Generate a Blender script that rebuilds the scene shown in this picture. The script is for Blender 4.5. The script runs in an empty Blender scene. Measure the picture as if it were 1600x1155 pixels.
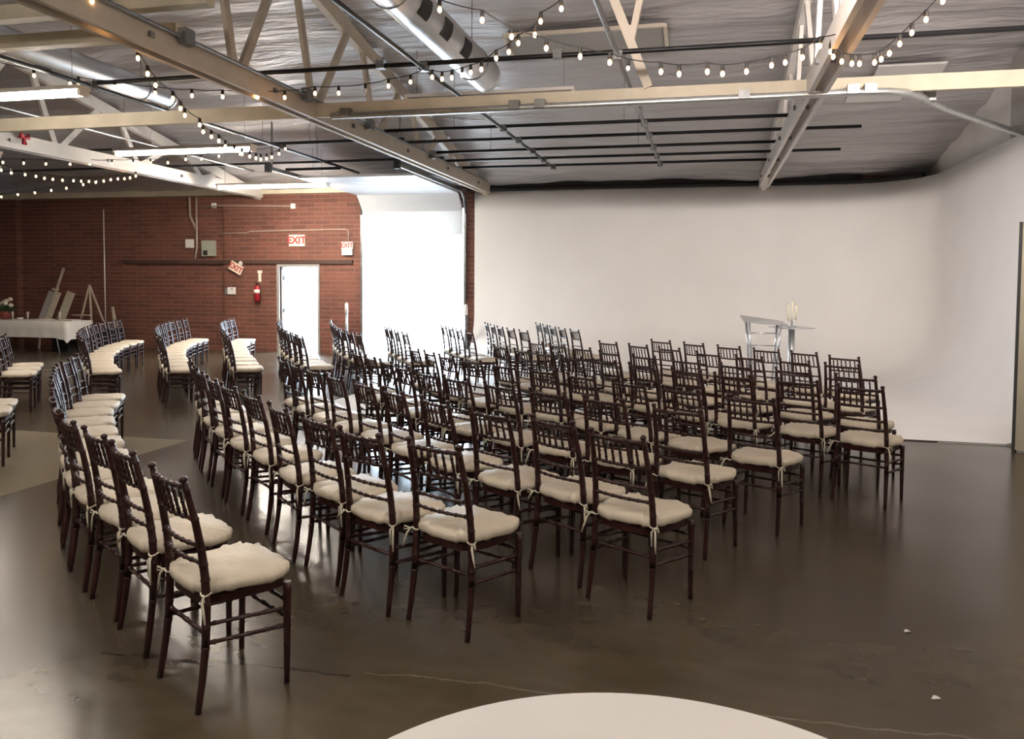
import bpy, bmesh, math, random
from mathutils import Vector, Matrix
random.seed(7)
C = bpy.context.scene.collection
sc = bpy.context.scene
PI = math.pi

# ------------------------------------------------------------------ materials
def nodes(m):
    m.use_nodes = True
    nt = m.node_tree
    return nt, nt.nodes, nt.links, nt.nodes['Principled BSDF']

def mat(name, col, rough=0.5, metal=0.0, var=0.0, scale=8.0, bump=0.0, bscale=None, coat=0.0, spec=None, trans=0.0, stretch=None):
    m = bpy.data.materials.new(name)
    nt, N, L, b = nodes(m)
    b.inputs['Base Color'].default_value = (*col, 1)
    b.inputs['Roughness'].default_value = rough
    b.inputs['Metallic'].default_value = metal
    b.inputs['Coat Weight'].default_value = coat
    b.inputs['Transmission Weight'].default_value = trans
    if spec is not None:
        b.inputs['Specular IOR Level'].default_value = spec
    tc = N.new('ShaderNodeTexCoord')
    src = tc.outputs['Object']
    if stretch:
        mp = N.new('ShaderNodeMapping'); mp.inputs['Scale'].default_value = stretch
        L.new(src, mp.inputs['Vector']); src = mp.outputs['Vector']
    nz = N.new('ShaderNodeTexNoise'); nz.inputs['Scale'].default_value = scale; nz.inputs['Detail'].default_value = 5
    L.new(src, nz.inputs['Vector'])
    if var > 0:
        r = N.new('ShaderNodeValToRGB')
        r.color_ramp.elements[0].position = 0.3; r.color_ramp.elements[1].position = 0.7
        r.color_ramp.elements[0].color = (*[c * (1 - var) for c in col], 1)
        r.color_ramp.elements[1].color = (*[min(1, c * (1 + var)) for c in col], 1)
        L.new(nz.outputs['Fac'], r.inputs['Fac']); L.new(r.outputs['Color'], b.inputs['Base Color'])
    if bump > 0:
        nb = nz
        if bscale:
            nb = N.new('ShaderNodeTexNoise'); nb.inputs['Scale'].default_value = bscale; nb.inputs['Detail'].default_value = 6
            L.new(src, nb.inputs['Vector'])
        bp = N.new('ShaderNodeBump'); bp.inputs['Strength'].default_value = bump; bp.inputs['Distance'].default_value = 0.02
        L.new(nb.outputs['Fac'], bp.inputs['Height']); L.new(bp.outputs['Normal'], b.inputs['Normal'])
    return m

def emis(name, col, strength, sampling='FRONT'):
    m = bpy.data.materials.new(name)
    nt, N, L, b = nodes(m)
    b.inputs['Base Color'].default_value = (*col, 1)
    b.inputs['Emission Color'].default_value = (*col, 1)
    b.inputs['Emission Strength'].default_value = strength
    m.cycles.emission_sampling = sampling
    return m

M = {}
M['wood'] = mat('mahogany', (0.026, 0.0068, 0.0055), 0.32, var=0.35, scale=14, coat=0.05, spec=0.35, stretch=(1, 1, 0.2))
M['cushion'] = mat('ivory_satin', (0.58, 0.505, 0.40), 0.45, var=0.05, scale=6, bump=0.55, bscale=7)
M['tie'] = mat('ivory_ribbon', (0.62, 0.57, 0.46), 0.6, var=0.05)
M['cyc'] = mat('white_wall_paint', (0.90, 0.88, 0.86), 0.55, var=0.02, scale=1.2)
M['wallpaint'] = mat('wall_paint', (0.62, 0.60, 0.58), 0.7, var=0.05, scale=2)
M['pilaster'] = mat('grey_paint', (0.30, 0.28, 0.26), 0.7, var=0.05, scale=2)
M['truss'] = mat('cream_painted_timber', (0.52, 0.455, 0.375), 0.55, var=0.08, scale=5, bump=0.1)
M['trusswhite'] = mat('white_painted_timber', (0.64, 0.60, 0.56), 0.5, var=0.05, scale=5, bump=0.1)
M['beam'] = mat('yellowed_painted_timber', (0.56, 0.495, 0.38), 0.6, var=0.10, scale=4, bump=0.1)
M['blackpipe'] = mat('black_steel', (0.012, 0.012, 0.014), 0.35, 0.5, var=0.2)
M['greypipe'] = mat('galvanised_pipe', (0.22, 0.22, 0.22), 0.35, 0.8, var=0.2, scale=10)
M['galv'] = mat('galvanised_steel', (0.52, 0.54, 0.54), 0.35, 0.85, var=0.12, scale=12)
M['duct'] = mat('spiral_duct_steel', (0.62, 0.63, 0.65), 0.33, 0.95, var=0.06, scale=6)
M['black'] = mat('matt_black', (0.012, 0.011, 0.011), 0.7)
M['darktrim'] = mat('dark_fabric', (0.016, 0.013, 0.012), 0.8, var=0.3)
M['plastic'] = mat('white_plastic', (0.74, 0.70, 0.66), 0.45)
M['tabletop'] = mat('white_table_plastic', (0.61, 0.585, 0.57), 0.45, var=0.02, scale=3)
M['cloth'] = mat('white_linen', (0.72, 0.69, 0.64), 0.8, var=0.04, scale=5, bump=0.08, bscale=60)
M['signwhite'] = mat('sign_white', (0.80, 0.70, 0.58), 0.5)
M['signred'] = mat('sign_red', (0.42, 0.035, 0.03), 0.5)
M['red'] = mat('extinguisher_red', (0.30, 0.010, 0.020), 0.3, var=0.1)
M['boxgreen'] = mat('grey_green_enamel', (0.33, 0.34, 0.27), 0.5, var=0.06)
M['conduit'] = mat('painted_conduit', (0.36, 0.27, 0.22), 0.5, var=0.1)
M['ledger'] = mat('dark_stained_timber', (0.055, 0.026, 0.018), 0.7, var=0.35, scale=5, stretch=(0.2, 1, 1))
M['easel'] = mat('pale_wood', (0.45, 0.38, 0.30), 0.55, var=0.15, scale=10)
M['board'] = mat('grey_board', (0.36, 0.32, 0.25), 0.7, var=0.08)
M['panel'] = mat('khaki_panel_face', (0.27, 0.235, 0.175), 0.7, var=0.06, scale=3)
M['acryl'] = mat('silver_acrylic', (0.55, 0.56, 0.60), 0.2, 0.6, var=0.1)
M['wax'] = mat('ivory_wax', (0.90, 0.84, 0.62), 0.5)
M['leaf'] = mat('dark_leaf', (0.03, 0.06, 0.02), 0.6, var=0.3)
M['petal'] = mat('cream_petal', (0.75, 0.70, 0.60), 0.7, var=0.08)
M['pot'] = mat('dusky_red_pot', (0.25, 0.06, 0.045), 0.5, var=0.1)
M['metalleg'] = mat('grey_metal_leg', (0.40, 0.39, 0.37), 0.4, 0.6)
M['glass'] = mat('smoky_glass', (0.45, 0.38, 0.34), 0.1, 0.0, spec=0.7)
M['doorpanel'] = mat('white_door_steel', (0.72, 0.74, 0.78), 0.45, var=0.02)
def translucent(m, k):
    nt = m.node_tree; out = nt.nodes['Material Output']; t = nt.nodes.new('ShaderNodeBsdfTranslucent'); t.inputs['Color'].default_value = (.8, .8, .76, 1)
    x = nt.nodes.new('ShaderNodeMixShader'); x.inputs[0].default_value = k
    nt.links.new(nt.nodes['Principled BSDF'].outputs[0], x.inputs[1]); nt.links.new(t.outputs[0], x.inputs[2]); nt.links.new(x.outputs[0], out.inputs['Surface'])
translucent(M['doorpanel'], 0.16)
M['paper'] = mat('paper_scrap', (0.70, 0.68, 0.62), 0.8)
M['bow'] = mat('red_ribbon', (0.45, 0.02, 0.03), 0.5)
M['bin'] = mat('dark_bin_plastic', (0.02, 0.02, 0.022), 0.5)
M['tube'] = emis('fluorescent_glow', (1.0, 0.92, 0.82), 20.0)
M['tubebright'] = emis('bright_fluorescent_glow', (1.0, 0.91, 0.78), 78.0)
M['tubestudio'] = emis('studio_fluorescent_glow', (1.0, 0.915, 0.845), 3.0)  # tube glow of the added, unseen wash lights
M['bulb'] = emis('warm_bulb_glow', (1.0, 0.52, 0.20), 9.0)
M['deadbulb'] = mat('clear_bulb_glass', (0.7, 0.7, 0.7), 0.1, spec=0.8)
M['ground'] = mat('outdoor_concrete', (0.55, 0.54, 0.52), 0.8, var=0.1, scale=1)

def brick_mat():
    m = bpy.data.materials.new('red_brick')
    nt, N, L, b = nodes(m)
    tc = N.new('ShaderNodeTexCoord'); sep = N.new('ShaderNodeSeparateXYZ'); L.new(tc.outputs['Object'], sep.inputs[0])
    cmb = N.new('ShaderNodeCombineXYZ')
    add = N.new('ShaderNodeMath'); add.operation = 'ADD'
    L.new(sep.outputs['X'], add.inputs[0]); L.new(sep.outputs['Y'], add.inputs[1])
    L.new(add.outputs[0], cmb.inputs['X']); L.new(sep.outputs['Z'], cmb.inputs['Y'])
    bt = N.new('ShaderNodeTexBrick')
    bt.inputs['Scale'].default_value = 1.0
    bt.inputs['Brick Width'].default_value = 0.406
    bt.inputs['Row Height'].default_value = 0.1016
    bt.inputs['Mortar Size'].default_value = 0.011
    bt.inputs['Mortar Smooth'].default_value = 0.3
    bt.inputs['Bias'].default_value = -0.1
    bt.inputs['Color1'].default_value = (0.170, 0.062, 0.042, 1)
    bt.inputs['Color2'].default_value = (0.105, 0.040, 0.030, 1)
    bt.inputs['Mortar'].default_value = (0.205, 0.108, 0.080, 1)
    L.new(cmb.outputs[0], bt.inputs['Vector'])
    nz = N.new('ShaderNodeTexNoise'); nz.inputs['Scale'].default_value = 1.3; nz.inputs['Detail'].default_value = 6
    L.new(tc.outputs['Object'], nz.inputs['Vector'])
    mx = N.new('ShaderNodeMix'); mx.data_type = 'RGBA'; mx.blend_type = 'MULTIPLY'
    rp = N.new('ShaderNodeValToRGB'); rp.color_ramp.elements[0].color = (0.72, 0.70, 0.70, 1); rp.color_ramp.elements[1].color = (1.2, 1.15, 1.1, 1)
    L.new(nz.outputs['Fac'], rp.inputs['Fac'])
    mx.inputs['Factor'].default_value = 1.0
    L.new(bt.outputs['Color'], mx.inputs['A']); L.new(rp.outputs['Color'], mx.inputs['B'])
    L.new(mx.outputs['Result'], b.inputs['Base Color'])
    b.inputs['Roughness'].default_value = 0.75
    bp = N.new('ShaderNodeBump'); bp.inputs['Strength'].default_value = 0.5; bp.inputs['Distance'].default_value = 0.01
    bp.invert = True
    L.new(bt.outputs['Fac'], bp.inputs['Height']); L.new(bp.outputs['Normal'], b.inputs['Normal'])
    return m
M['brick'] = brick_mat()

def floor_mat():
    m = bpy.data.materials.new('polished_concrete')
    nt, N, L, b = nodes(m)
    tc = N.new('ShaderNodeTexCoord'); P = tc.outputs['Object']
    sep = N.new('ShaderNodeSeparateXYZ'); L.new(P, sep.inputs[0])
    def math_(op, a, c=None, clamp=False):
        n = N.new('ShaderNodeMath'); n.operation = op; n.use_clamp = clamp
        for i, v in enumerate((a, c)):
            if v is None: continue
            if isinstance(v, (int, float)): n.inputs[i].default_value = v
            else: L.new(v, n.inputs[i])
        return n.outputs[0]
    def noise(scale, detail=5, rough=0.55, sx=(1, 1, 1)):
        mp = N.new('ShaderNodeMapping'); mp.inputs['Scale'].default_value = sx; L.new(P, mp.inputs['Vector'])
        n = N.new('ShaderNodeTexNoise'); n.inputs['Scale'].default_value = scale; n.inputs['Detail'].default_value = detail
        n.inputs['Roughness'].default_value = rough; L.new(mp.outputs[0], n.inputs['Vector']); return n.outputs['Fac']
    n1 = noise(0.9, 6, 0.6); n2 = noise(4.0, 5, 0.55, (1, 1.8, 1)); n3 = noise(30, 3)
    r1 = N.new('ShaderNodeValToRGB'); e = r1.color_ramp.elements
    e[0].position = 0.32; e[0].color = (0.050, 0.0365, 0.0230, 1); e[1].position = 0.70; e[1].color = (0.086, 0.0660, 0.0435, 1)
    L.new(math_('ADD', math_('MULTIPLY', n1, 0.55), math_('MULTIPLY', n2, 0.45)), r1.inputs['Fac'])
    # paler slab beyond the saw-cut joint on the X side, up to the cross joint
    gx = math_('LESS_THAN', sep.outputs['X'], -5.30)
    gy = math_('LESS_THAN', sep.outputs['Y'], 7.18)
    slab = math_('MULTIPLY', gx, gy)
    mixs = N.new('ShaderNodeMix'); mixs.data_type = 'RGBA'
    mixs.inputs['B'].default_value = (0.27, 0.225, 0.155, 1)
    L.new(math_('MULTIPLY', slab, 0.8), mixs.inputs['Factor']); L.new(r1.outputs['Color'], mixs.inputs['A'])
    col = mixs.outputs['Result']
    def darken(col, fac, c):
        x = N.new('ShaderNodeMix'); x.data_type = 'RGBA'; x.inputs['B'].default_value = (*c, 1)
        L.new(fac, x.inputs['Factor']); L.new(col, x.inputs['A']); return x.outputs['Result']
    # joints
    jx = math_('LESS_THAN', math_('ABSOLUTE', math_('ADD', sep.outputs['X'], 5.30)), 0.007)
    jy = math_('LESS_THAN', math_('ABSOLUTE', math_('SUBTRACT', sep.outputs['Y'], 7.18)), 0.007)
    gj = math_('LESS_THAN', sep.outputs['X'], -2.0)
    col = darken(col, math_('MULTIPLY', math_('MAXIMUM', jx, math_('MULTIPLY', jy, gj)), 0.7), (0.05, 0.04, 0.03))
    # the long crack
    wob = math_('MULTIPLY', math_('SUBTRACT', noise(2.2, 5, 0.6), 0.5), 0.16)
    line = math_('ADD', math_('MULTIPLY', sep.outputs['X'], 0.085), 3.135)
    dist = math_('ABSOLUTE', math_('SUBTRACT', math_('SUBTRACT', sep.outputs['Y'], wob), line))
    wid = math_('MULTIPLY', noise(3.0, 3), 0.020)
    crack = math_('LESS_THAN', dist, wid)
    cdark = math_('MULTIPLY', crack, math_('LESS_THAN', sep.outputs['X'], -1.45))
    line2 = math_('ADD', math_('MULTIPLY', sep.outputs['X'], 0.03), 3.09)
    dist2 = math_('ABSOLUTE', math_('SUBTRACT', math_('SUBTRACT', sep.outputs['Y'], wob), line2))
    crack2 = math_('LESS_THAN', dist2, math_('MULTIPLY', noise(7.0, 4), 0.010))
    clight = math_('MULTIPLY', crack2, math_('GREATER_THAN', sep.outputs['X'], -1.4))
    col = darken(col, math_('MULTIPLY', cdark, 0.85), (0.022, 0.015, 0.011))
    col = darken(col, math_('MULTIPLY', clight, 0.35), (0.25, 0.21, 0.16))
    # scuffs and old drips on the viewer's side
    sc1 = math_('GREATER_THAN', noise(7, 4, 0.7, (0.45, 1, 1)), 0.735)
    col = darken(col, math_('MULTIPLY', math_('MULTIPLY', sc1, math_('GREATER_THAN', sep.outputs['X'], 0.2)), 0.6), (0.020, 0.015, 0.011))
    L.new(col, b.inputs['Base Color'])
    rr = N.new('ShaderNodeMapRange'); rr.inputs['To Min'].default_value = 0.18; rr.inputs['To Max'].default_value = 0.30
    L.new(noise(1.1, 0, 0.4), rr.inputs['Value']); L.new(rr.outputs[0], b.inputs['Roughness'])
    bp = N.new('ShaderNodeBump'); bp.inputs['Strength'].default_value = 0.05; bp.inputs['Distance'].default_value = 0.008
    L.new(noise(2.5, 1, 0.4), bp.inputs['Height']); L.new(bp.outputs['Normal'], b.inputs['Normal'])
    return m
M['floor'] = floor_mat()

def foil_mat():
    m = bpy.data.materials.new('foil_faced_insulation')
    nt, N, L, b = nodes(m)
    tc = N.new('ShaderNodeTexCoord')
    mp = N.new('ShaderNodeMapping'); mp.inputs['Scale'].default_value = (0.35, 2.2, 2.2); L.new(tc.outputs['Object'], mp.inputs['Vector'])
    nz = N.new('ShaderNodeTexNoise'); nz.inputs['Scale'].default_value = 1.6; nz.inputs['Detail'].default_value = 6; nz.inputs['Roughness'].default_value = 0.55
    L.new(mp.outputs[0], nz.inputs['Vector'])
    r = N.new('ShaderNodeValToRGB'); r.color_ramp.elements[0].color = (0.37, 0.35, 0.35, 1); r.color_ramp.elements[1].color = (0.50, 0.475, 0.48, 1)
    L.new(nz.outputs['Fac'], r.inputs['Fac']); L.new(r.outputs['Color'], b.inputs['Base Color'])
    b.inputs['Metallic'].default_value = 0.3; b.inputs['Roughness'].default_value = 0.42
    bp = N.new('ShaderNodeBump'); bp.inputs['Strength'].default_value = 1.0; bp.inputs['Distance'].default_value = 0.14
    L.new(nz.outputs['Fac'], bp.inputs['Height']); L.new(bp.outputs['Normal'], b.inputs['Normal'])
    return m
M['foil'] = foil_mat()

# ------------------------------------------------------------------ mesh helpers
def box(bm, x0, x1, y0, y1, z0, z1, bev=0.0):
    v = [bm.verts.new((x, y, z)) for z in (z0, z1) for y in (y0, y1) for x in (x0, x1)]
    for f in ((0, 2, 3, 1), (4, 5, 7, 6), (0, 1, 5, 4), (2, 6, 7, 3), (0, 4, 6, 2), (1, 3, 7, 5)):
        bm.faces.new([v[i] for i in f])

def bar(bm, a, b, w, h, up=(0, 0, 1)):
    """rectangular bar from a to b, w wide (sideways) and h high"""
    a = Vector(a); b = Vector(b); d = (b - a).normalized(); u = Vector(up)
    s = d.cross(u)
    if s.length < 1e-4: s = d.cross(Vector((1, 0, 0)))
    s.normalize(); t = s.cross(d).normalized()
    r = []
    for p in (a, b):
        r.append([bm.verts.new(p + s * w / 2 * i + t * h / 2 * j) for i, j in ((-1, -1), (1, -1), (1, 1), (-1, 1))])
    for i in range(4):
        bm.faces.new([r[0][i], r[0][(i + 1) % 4], r[1][(i + 1) % 4], r[1][i]])
    bm.faces.new(r[0][::-1]); bm.faces.new(r[1])

def tube(bm, pts, rad, n=8, flat=1.0):
    pts = [Vector(p) for p in pts]
    if isinstance(rad, (int, float)): rad = [rad] * len(pts)
    rings = []; prev = None
    for i, p in enumerate(pts):
        d = pts[min(i + 1, len(pts) - 1)] - pts[max(i - 1, 0)]
        if d.length < 1e-9: d = Vector((0, 0, 1))
        d.normalize()
        if prev is None:
            s = d.orthogonal().normalized()
        else:
            s = prev - d * prev.dot(d)
            s = s.normalized() if s.length > 1e-5 else d.orthogonal().normalized()
        prev = s; t = d.cross(s)
        rings.append([bm.verts.new(p + (s * math.cos(2 * PI * k / n) + t * math.sin(2 * PI * k / n) * flat) * rad[i]) for k in range(n)])
    for a, b in zip(rings, rings[1:]):
        for k in range(n):
            f = bm.faces.new([a[k], a[(k + 1) % n], b[(k + 1) % n], b[k]]); f.smooth = True
    bm.faces.new(rings[0][::-1]); bm.faces.new(rings[-1])

def sphere(bm, c, r, n=10, sz=1.0):
    c = Vector(c)
    pts = [c + Vector((0, 0, -r * sz * math.cos(PI * i / n))) for i in range(n + 1)]
    tube(bm, pts, [max(r * math.sin(PI * i / n), 1e-4) for i in range(n + 1)], n)

def ringed(path, rfun, rings, step=0.012, bead=0.0022, half=0.007):
    """resample a path; thicken it where a bamboo ring sits. rings are fractions of the length"""
    path = [Vector(p) for p in path]
    L = [0]
    for a, b in zip(path, path[1:]): L.append(L[-1] + (b - a).length)
    T = L[-1]
    s = set(i * T / max(2, int(T / 0.05)) for i in range(max(2, int(T / 0.05)) + 1))
    for f in rings:
        for d in (-half, -half * 0.5, 0, half * 0.5, half): s.add(min(max(f * T + d, 0), T))
    s = sorted(s); P = []; R = []
    for x in s:
        for i in range(len(L) - 1):
            if L[i] <= x <= L[i + 1] + 1e-9:
                k = (x - L[i]) / max(L[i + 1] - L[i], 1e-9)
                P.append(path[i].lerp(path[i + 1], k)); break
        r = rfun(x / T)
        for f in rings:
            d = abs(x - f * T)
            if d < half * 0.95: r += bead * (1 - (d / half) ** 2)
        R.append(r)
    return P, R

def obj(name, bm, m, parent=None, smooth=False, loc=None):
    me = bpy.data.meshes.new(name)
    bm.normal_update()
    bmesh.ops.recalc_face_normals(bm, faces=bm.faces)
    if smooth:
        for f in bm.faces: f.smooth = True
    bm.to_mesh(me); bm.free()
    o = bpy.data.objects.new(name, me); C.objects.link(o)
    me.materials.append(m)
    if parent: o.parent = parent
    if loc: o.location = loc
    return o

def mesh_copy(name, src, parent=None, loc=None, rotz=0):
    o = bpy.data.objects.new(name, src.data); C.objects.link(o)
    o.matrix_local = src.matrix_local.copy()
    if parent: o.parent = parent
    if loc is not None: o.location = loc
    return o

def tag(o, label, cat, group=None, kind=None):
    o['label'] = label; o['category'] = cat
    if group: o['group'] = group
    if kind: o['kind'] = kind
    return o

def thing(name, label, cat, loc=(0, 0, 0), rotz=0, group=None, kind=None):
    o = bpy.data.objects.new(name, None); C.objects.link(o)
    o.empty_display_size = 0.1
    o.location = loc; o.rotation_euler = (0, 0, rotz)
    return tag(o, label, cat, group, kind)

def struct(name, bm, m, parent=None, smooth=False):
    o = obj(name, bm, m, parent, smooth)
    if not parent: o['kind'] = 'structure'
    return o

def B(): return bmesh.new()

def onebox(name, dims, m, parent):
    bm = B(); box(bm, *dims); return obj(name, bm, m, parent)

# ------------------------------------------------------------------ room shell
XL, XR, YF, YB = -22.0, 4.20, -9.0, 17.0
EAVE, SLOPE, RIDGE = 3.91, 0.2, 4.0
def roofz(y):
    return EAVE + SLOPE * (17.15 - y) if y >= RIDGE else EAVE + SLOPE * (17.15 - RIDGE) - SLOPE * (RIDGE - y)

bm = B(); box(bm, XL - .3, XR + .3, YF - .3, YB + .3, -0.2, 0); struct('floor', bm, M['floor'])

# ceiling: sagging quilted foil between the rafters
bm = B(); nx, ny = 200, 190; g = []
rng = random.Random(3)
ph = [rng.random() * 6 for _ in range(60)]
for j in range(ny + 1):
    y = YF - .3 + (YB + .6 - YF) * j / ny; row = []
    for i in range(nx + 1):
        x = XL - .3 + (XR + .6 - XL) * i / nx
        b_ = y / 1.1; k = int(math.floor(b_)) % 60; fr = b_ - math.floor(b_)
        sag = 0.065 * math.sin(PI * fr) ** .7 * (0.7 + 0.3 * math.sin(x * 1.3 + ph[k]))
        rip = 0.030 * math.sin(y * 9 + 2.2 * math.sin(x * 0.9 + ph[k])) * (0.55 + 0.45 * math.sin(x * 0.7 + ph[k])) + 0.018 * math.sin(x * 2.3 + ph[k] * 2 + y * 3) + .010 * math.sin(x * 5.7 + ph[k] * 3 - y * 5)
        row.append(bm.verts.new((x, y, roofz(y) - sag + rip)))
    g.append(row)
for j in range(ny):
    for i in range(nx):
        bm.faces.new([g[j][i], g[j][i + 1], g[j + 1][i + 1], g[j + 1][i]]).smooth = True
roof = struct('ceiling', bm, M['foil'])
# weather skin above the quilt
bm = B()
for y0, y1 in ((YF - .5, RIDGE), (RIDGE, YB + .5)):
    a = [bm.verts.new(p) for p in ((XL - .5, y0, roofz(y0) + .12), (XR + .5, y0, roofz(y0) + .12), (XR + .5, y1, roofz(y1) + .12), (XL - .5, y1, roofz(y1) + .12))]
    b = [bm.verts.new(v.co + Vector((0, 0, .1))) for v in a]
    for q in ((0, 1, 2, 3),): bm.faces.new([a[i] for i in q]); bm.faces.new([b[i] for i in q])
    for i in range(4): bm.faces.new([a[i], a[(i + 1) % 4], b[(i + 1) % 4], b[i]])
struct('ceiling_roof_deck', bm, M['ledger'])

# brick rear wall with the exit door and the roll-up opening
DX0, DX1, DZ = -10.0, -9.0, 2.05
GX0, GX1, GZ = -7.83, -5.36, 3.39
bm = B()
H = 3.93
for x0, x1, z0, z1 in ((-11.5, DX0, 0, H), (DX0, DX1, DZ, H), (DX1, GX0, 0, H), (GX0, GX1, GZ, H), (GX1, XR, 0, H)):
    box(bm, x0, x1, YB, YB + .3, z0, z1)
box(bm, XL, -11.5, YB + .12, YB + .3, 0, H)
box(bm, -18.6, -17.55, YB - .05, YB + .12, 0, H)
struct('wall_back', bm, M['brick'])
bm = B()
def gable(bm, x0, x1):
    ys = [YF, RIDGE, YB]; pr = [(YF, 0), (YB, 0), (YB, roofz(YB)), (RIDGE, roofz(RIDGE)), (YF, roofz(YF))]
    a = [bm.verts.new((x0, y, z + (.1 if z else 0))) for y, z in pr]; b = [bm.verts.new((x1, y, z + (.1 if z else 0))) for y, z in pr]
    bm.faces.new(a); bm.faces.new(b[::-1])
    for i in range(5): bm.faces.new([a[i], a[(i + 1) % 5], b[(i + 1) % 5], b[i]])
gable(bm, XR, XR + .3); struct('wall_right', bm, M['wallpaint'])
bm = B(); gable(bm, XL - .3, XL); struct('wall_left', bm, M['brick'])
bm = B(); box(bm, XL, XR, YF - .3, YF, 0, roofz(YF) + .1); struct('wall_front', bm, M['wallpaint'])
bm = B(); box(bm, XR - .12, XR, 11.5, 12.25, 3.76, roofz(12.25) - .02); struct('trim_pilaster', bm, M['pilaster'])
# cream wall plate over the brick, dark band along the top of the studio wall
bm = B(); box(bm, XL, -8.05, YB - .1, YB + .12, 3.78, 3.93); struct('trim_1', bm, M['beam'])

# white studio cove: floor, curved foot, back wall, rounded corner, side wall
CX, CYB, RC, RF = 4.08, 16.95, 1.55, 1.0      # side wall x, back wall y, corner radius, foot radius
TOPZ = 3.74
def plan(u, off):
    """point on the wall line inset by off (0 = wall face), u = 0..1 back wall, 1..2 corner, 2..3 side wall"""
    if u <= 1: return Vector((-5.12 + (CX - RC + 5.12) * u, CYB - off))
    if u <= 2:
        a = PI / 2 * (u - 1); c = Vector((CX - RC, CYB - RC)); r = max(RC - off, 0.02)
        return c + Vector((r * math.sin(a), r * math.cos(a)))
    return Vector((CX - off, CYB - RC + (9.16 - (CYB - RC)) * (u - 2)))
bm = B(); rows = []
us = [i / 14 for i in range(14)] + [1 + i / 16 for i in range(16)] + [2 + i / 14 for i in range(15)]
prof = [(RF - RF * math.sin(a), RF - RF * math.cos(a)) for a in [PI / 2 * k / 12 for k in range(13)]]   # (inset, z)
prof = [(o, z + 0.012) for o, z in prof] + [(0, 1.0 + (TOPZ - 1.0) * k / 6) for k in range(1, 7)] + [(-0.09, TOPZ), (-0.09, 0.5)]
bm.free()
def cove(name, us):
    bm = B(); rows = [[bm.verts.new((*plan(u, o), z)) for o, z in prof] for u in us]
    for a, b in zip(rows, rows[1:]):
        for k in range(len(prof) - 1):
            f = bm.faces.new([a[k], b[k], b[k + 1], a[k + 1]]); f.smooth = k < len(prof) - 3
    struct(name, bm, M['cyc'])
cove('wall_studio_back', [i / 14 for i in range(15)])
cove('wall_studio_side', [1 + i / 16 for i in range(16)] + [2 + i / 14 for i in range(15)])
bm = B(); bm.faces.new([bm.verts.new((*plan(u, RF), 0.012)) for u in us] + [bm.verts.new((-5.12, 9.16, 0.012))])
struct('floor_studio', bm, M['cyc'])
bm = B()
pts = [(*plan(u, -0.02), TOPZ + .045) for u in [i / 6 for i in range(6)] + [1 + i / 10 for i in range(8)]]
tube(bm, [(-5.3, 16.93, TOPZ + .045)] + pts, 0.055, 8)
box(bm, -5.2, 3.0, 16.95, 17.0, TOPZ, 3.93)
struct('trim_2', bm, M['darktrim'])
# sloping plinth at the open end of the cove
bm = B()
v = [bm.verts.new(p) for p in ((2.45, 9.15, 0), (3.1, 9.15, 0), (4.0, 9.15, 0), (4.0, 9.15, .62), (3.6, 9.15, .15), (3.1, 9.15, .012), (2.45, 9.15, .005))]
w = [bm.verts.new(p.co + Vector((0, -.03, 0))) for p in v]
bm.faces.new(v); bm.faces.new(w[::-1])
for i in range(7): bm.faces.new([v[i], v[(i + 1) % 7], w[(i + 1) % 7], w[i]])
struct('trim_3', bm, M['pilaster'])

# outdoors
bm = B(); box(bm, -40, 25, YB + .3, 60, -.25, -.03); struct('ground_outside', bm, M['ground'])

# exit door: frame and hinges
bm = B()
box(bm, DX0 - .07, DX0, YB - .03, YB + .05, 0, DZ + .07); box(bm, DX1, DX1 + .05, YB - .03, YB + .05, 0, DZ + .07)
box(bm, DX0, DX1, YB - .03, YB + .05, DZ, DZ + .07)
d1 = struct('door_1', bm, M['pilaster'])
# door leaf swung outwards
bm = B(); box(bm, DX0 + .005, DX0 + .05, YB + .06, YB + .98, 0.01, DZ - .01)
struct('door_leaf', bm, M['doorpanel'], d1)
for z in (1.78, 1.0, .25):
    bm = B(); box(bm, DX0 + .05, DX0 + .07, YB + .05, YB + .12, z - .05, z + .05); struct('hinge', bm, M['black'], d1)

# sectional garage door, run up on its tracks
gd = bpy.data.objects.new('door_2', None); C.objects.link(gd); gd['kind'] = 'structure'
gx0, gx1 = GX0 + .03, GX1 - .03
def panel(a, b, nm='door_section'):
    bm = B(); a = Vector(a); b = Vector(b)
    bar(bm, (gx0, *a), (gx1, *a), .01, .01)
    bm.clear()
    d = (b - a).normalized(); n = Vector((-d[1], d[0])) * .045
    q = [a, b, b + n, a + n]
    l = [bm.verts.new((gx0, *p)) for p in q]; r = [bm.verts.new((gx1, *p)) for p in q]
    bm.faces.new(l); bm.faces.new(r[::-1])
    for i in range(4): bm.faces.new([l[i], l[(i + 1) % 4], r[(i + 1) % 4], r[i]])
    o = obj(nm, bm, M['doorpanel'], gd)
    bm = B()
    for x in (gx0 + .05, (gx0 + gx1) / 2, gx1 - .05):
        bar(bm, (x, *(a - n * .25)), (x, *(b - n * .25)), .06, .02, up=(0, n[0], n[1]))
    obj('stile', bm, M['galv'], o)
panel((16.94, 2.78), (16.94, 3.32))
panel((16.93, 3.34), (16.60, 3.70))
y = 16.57; z = 3.715
for k in range(5):
    panel((y, z), (y - .51, z + .006)); y -= .53; z += .006
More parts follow.
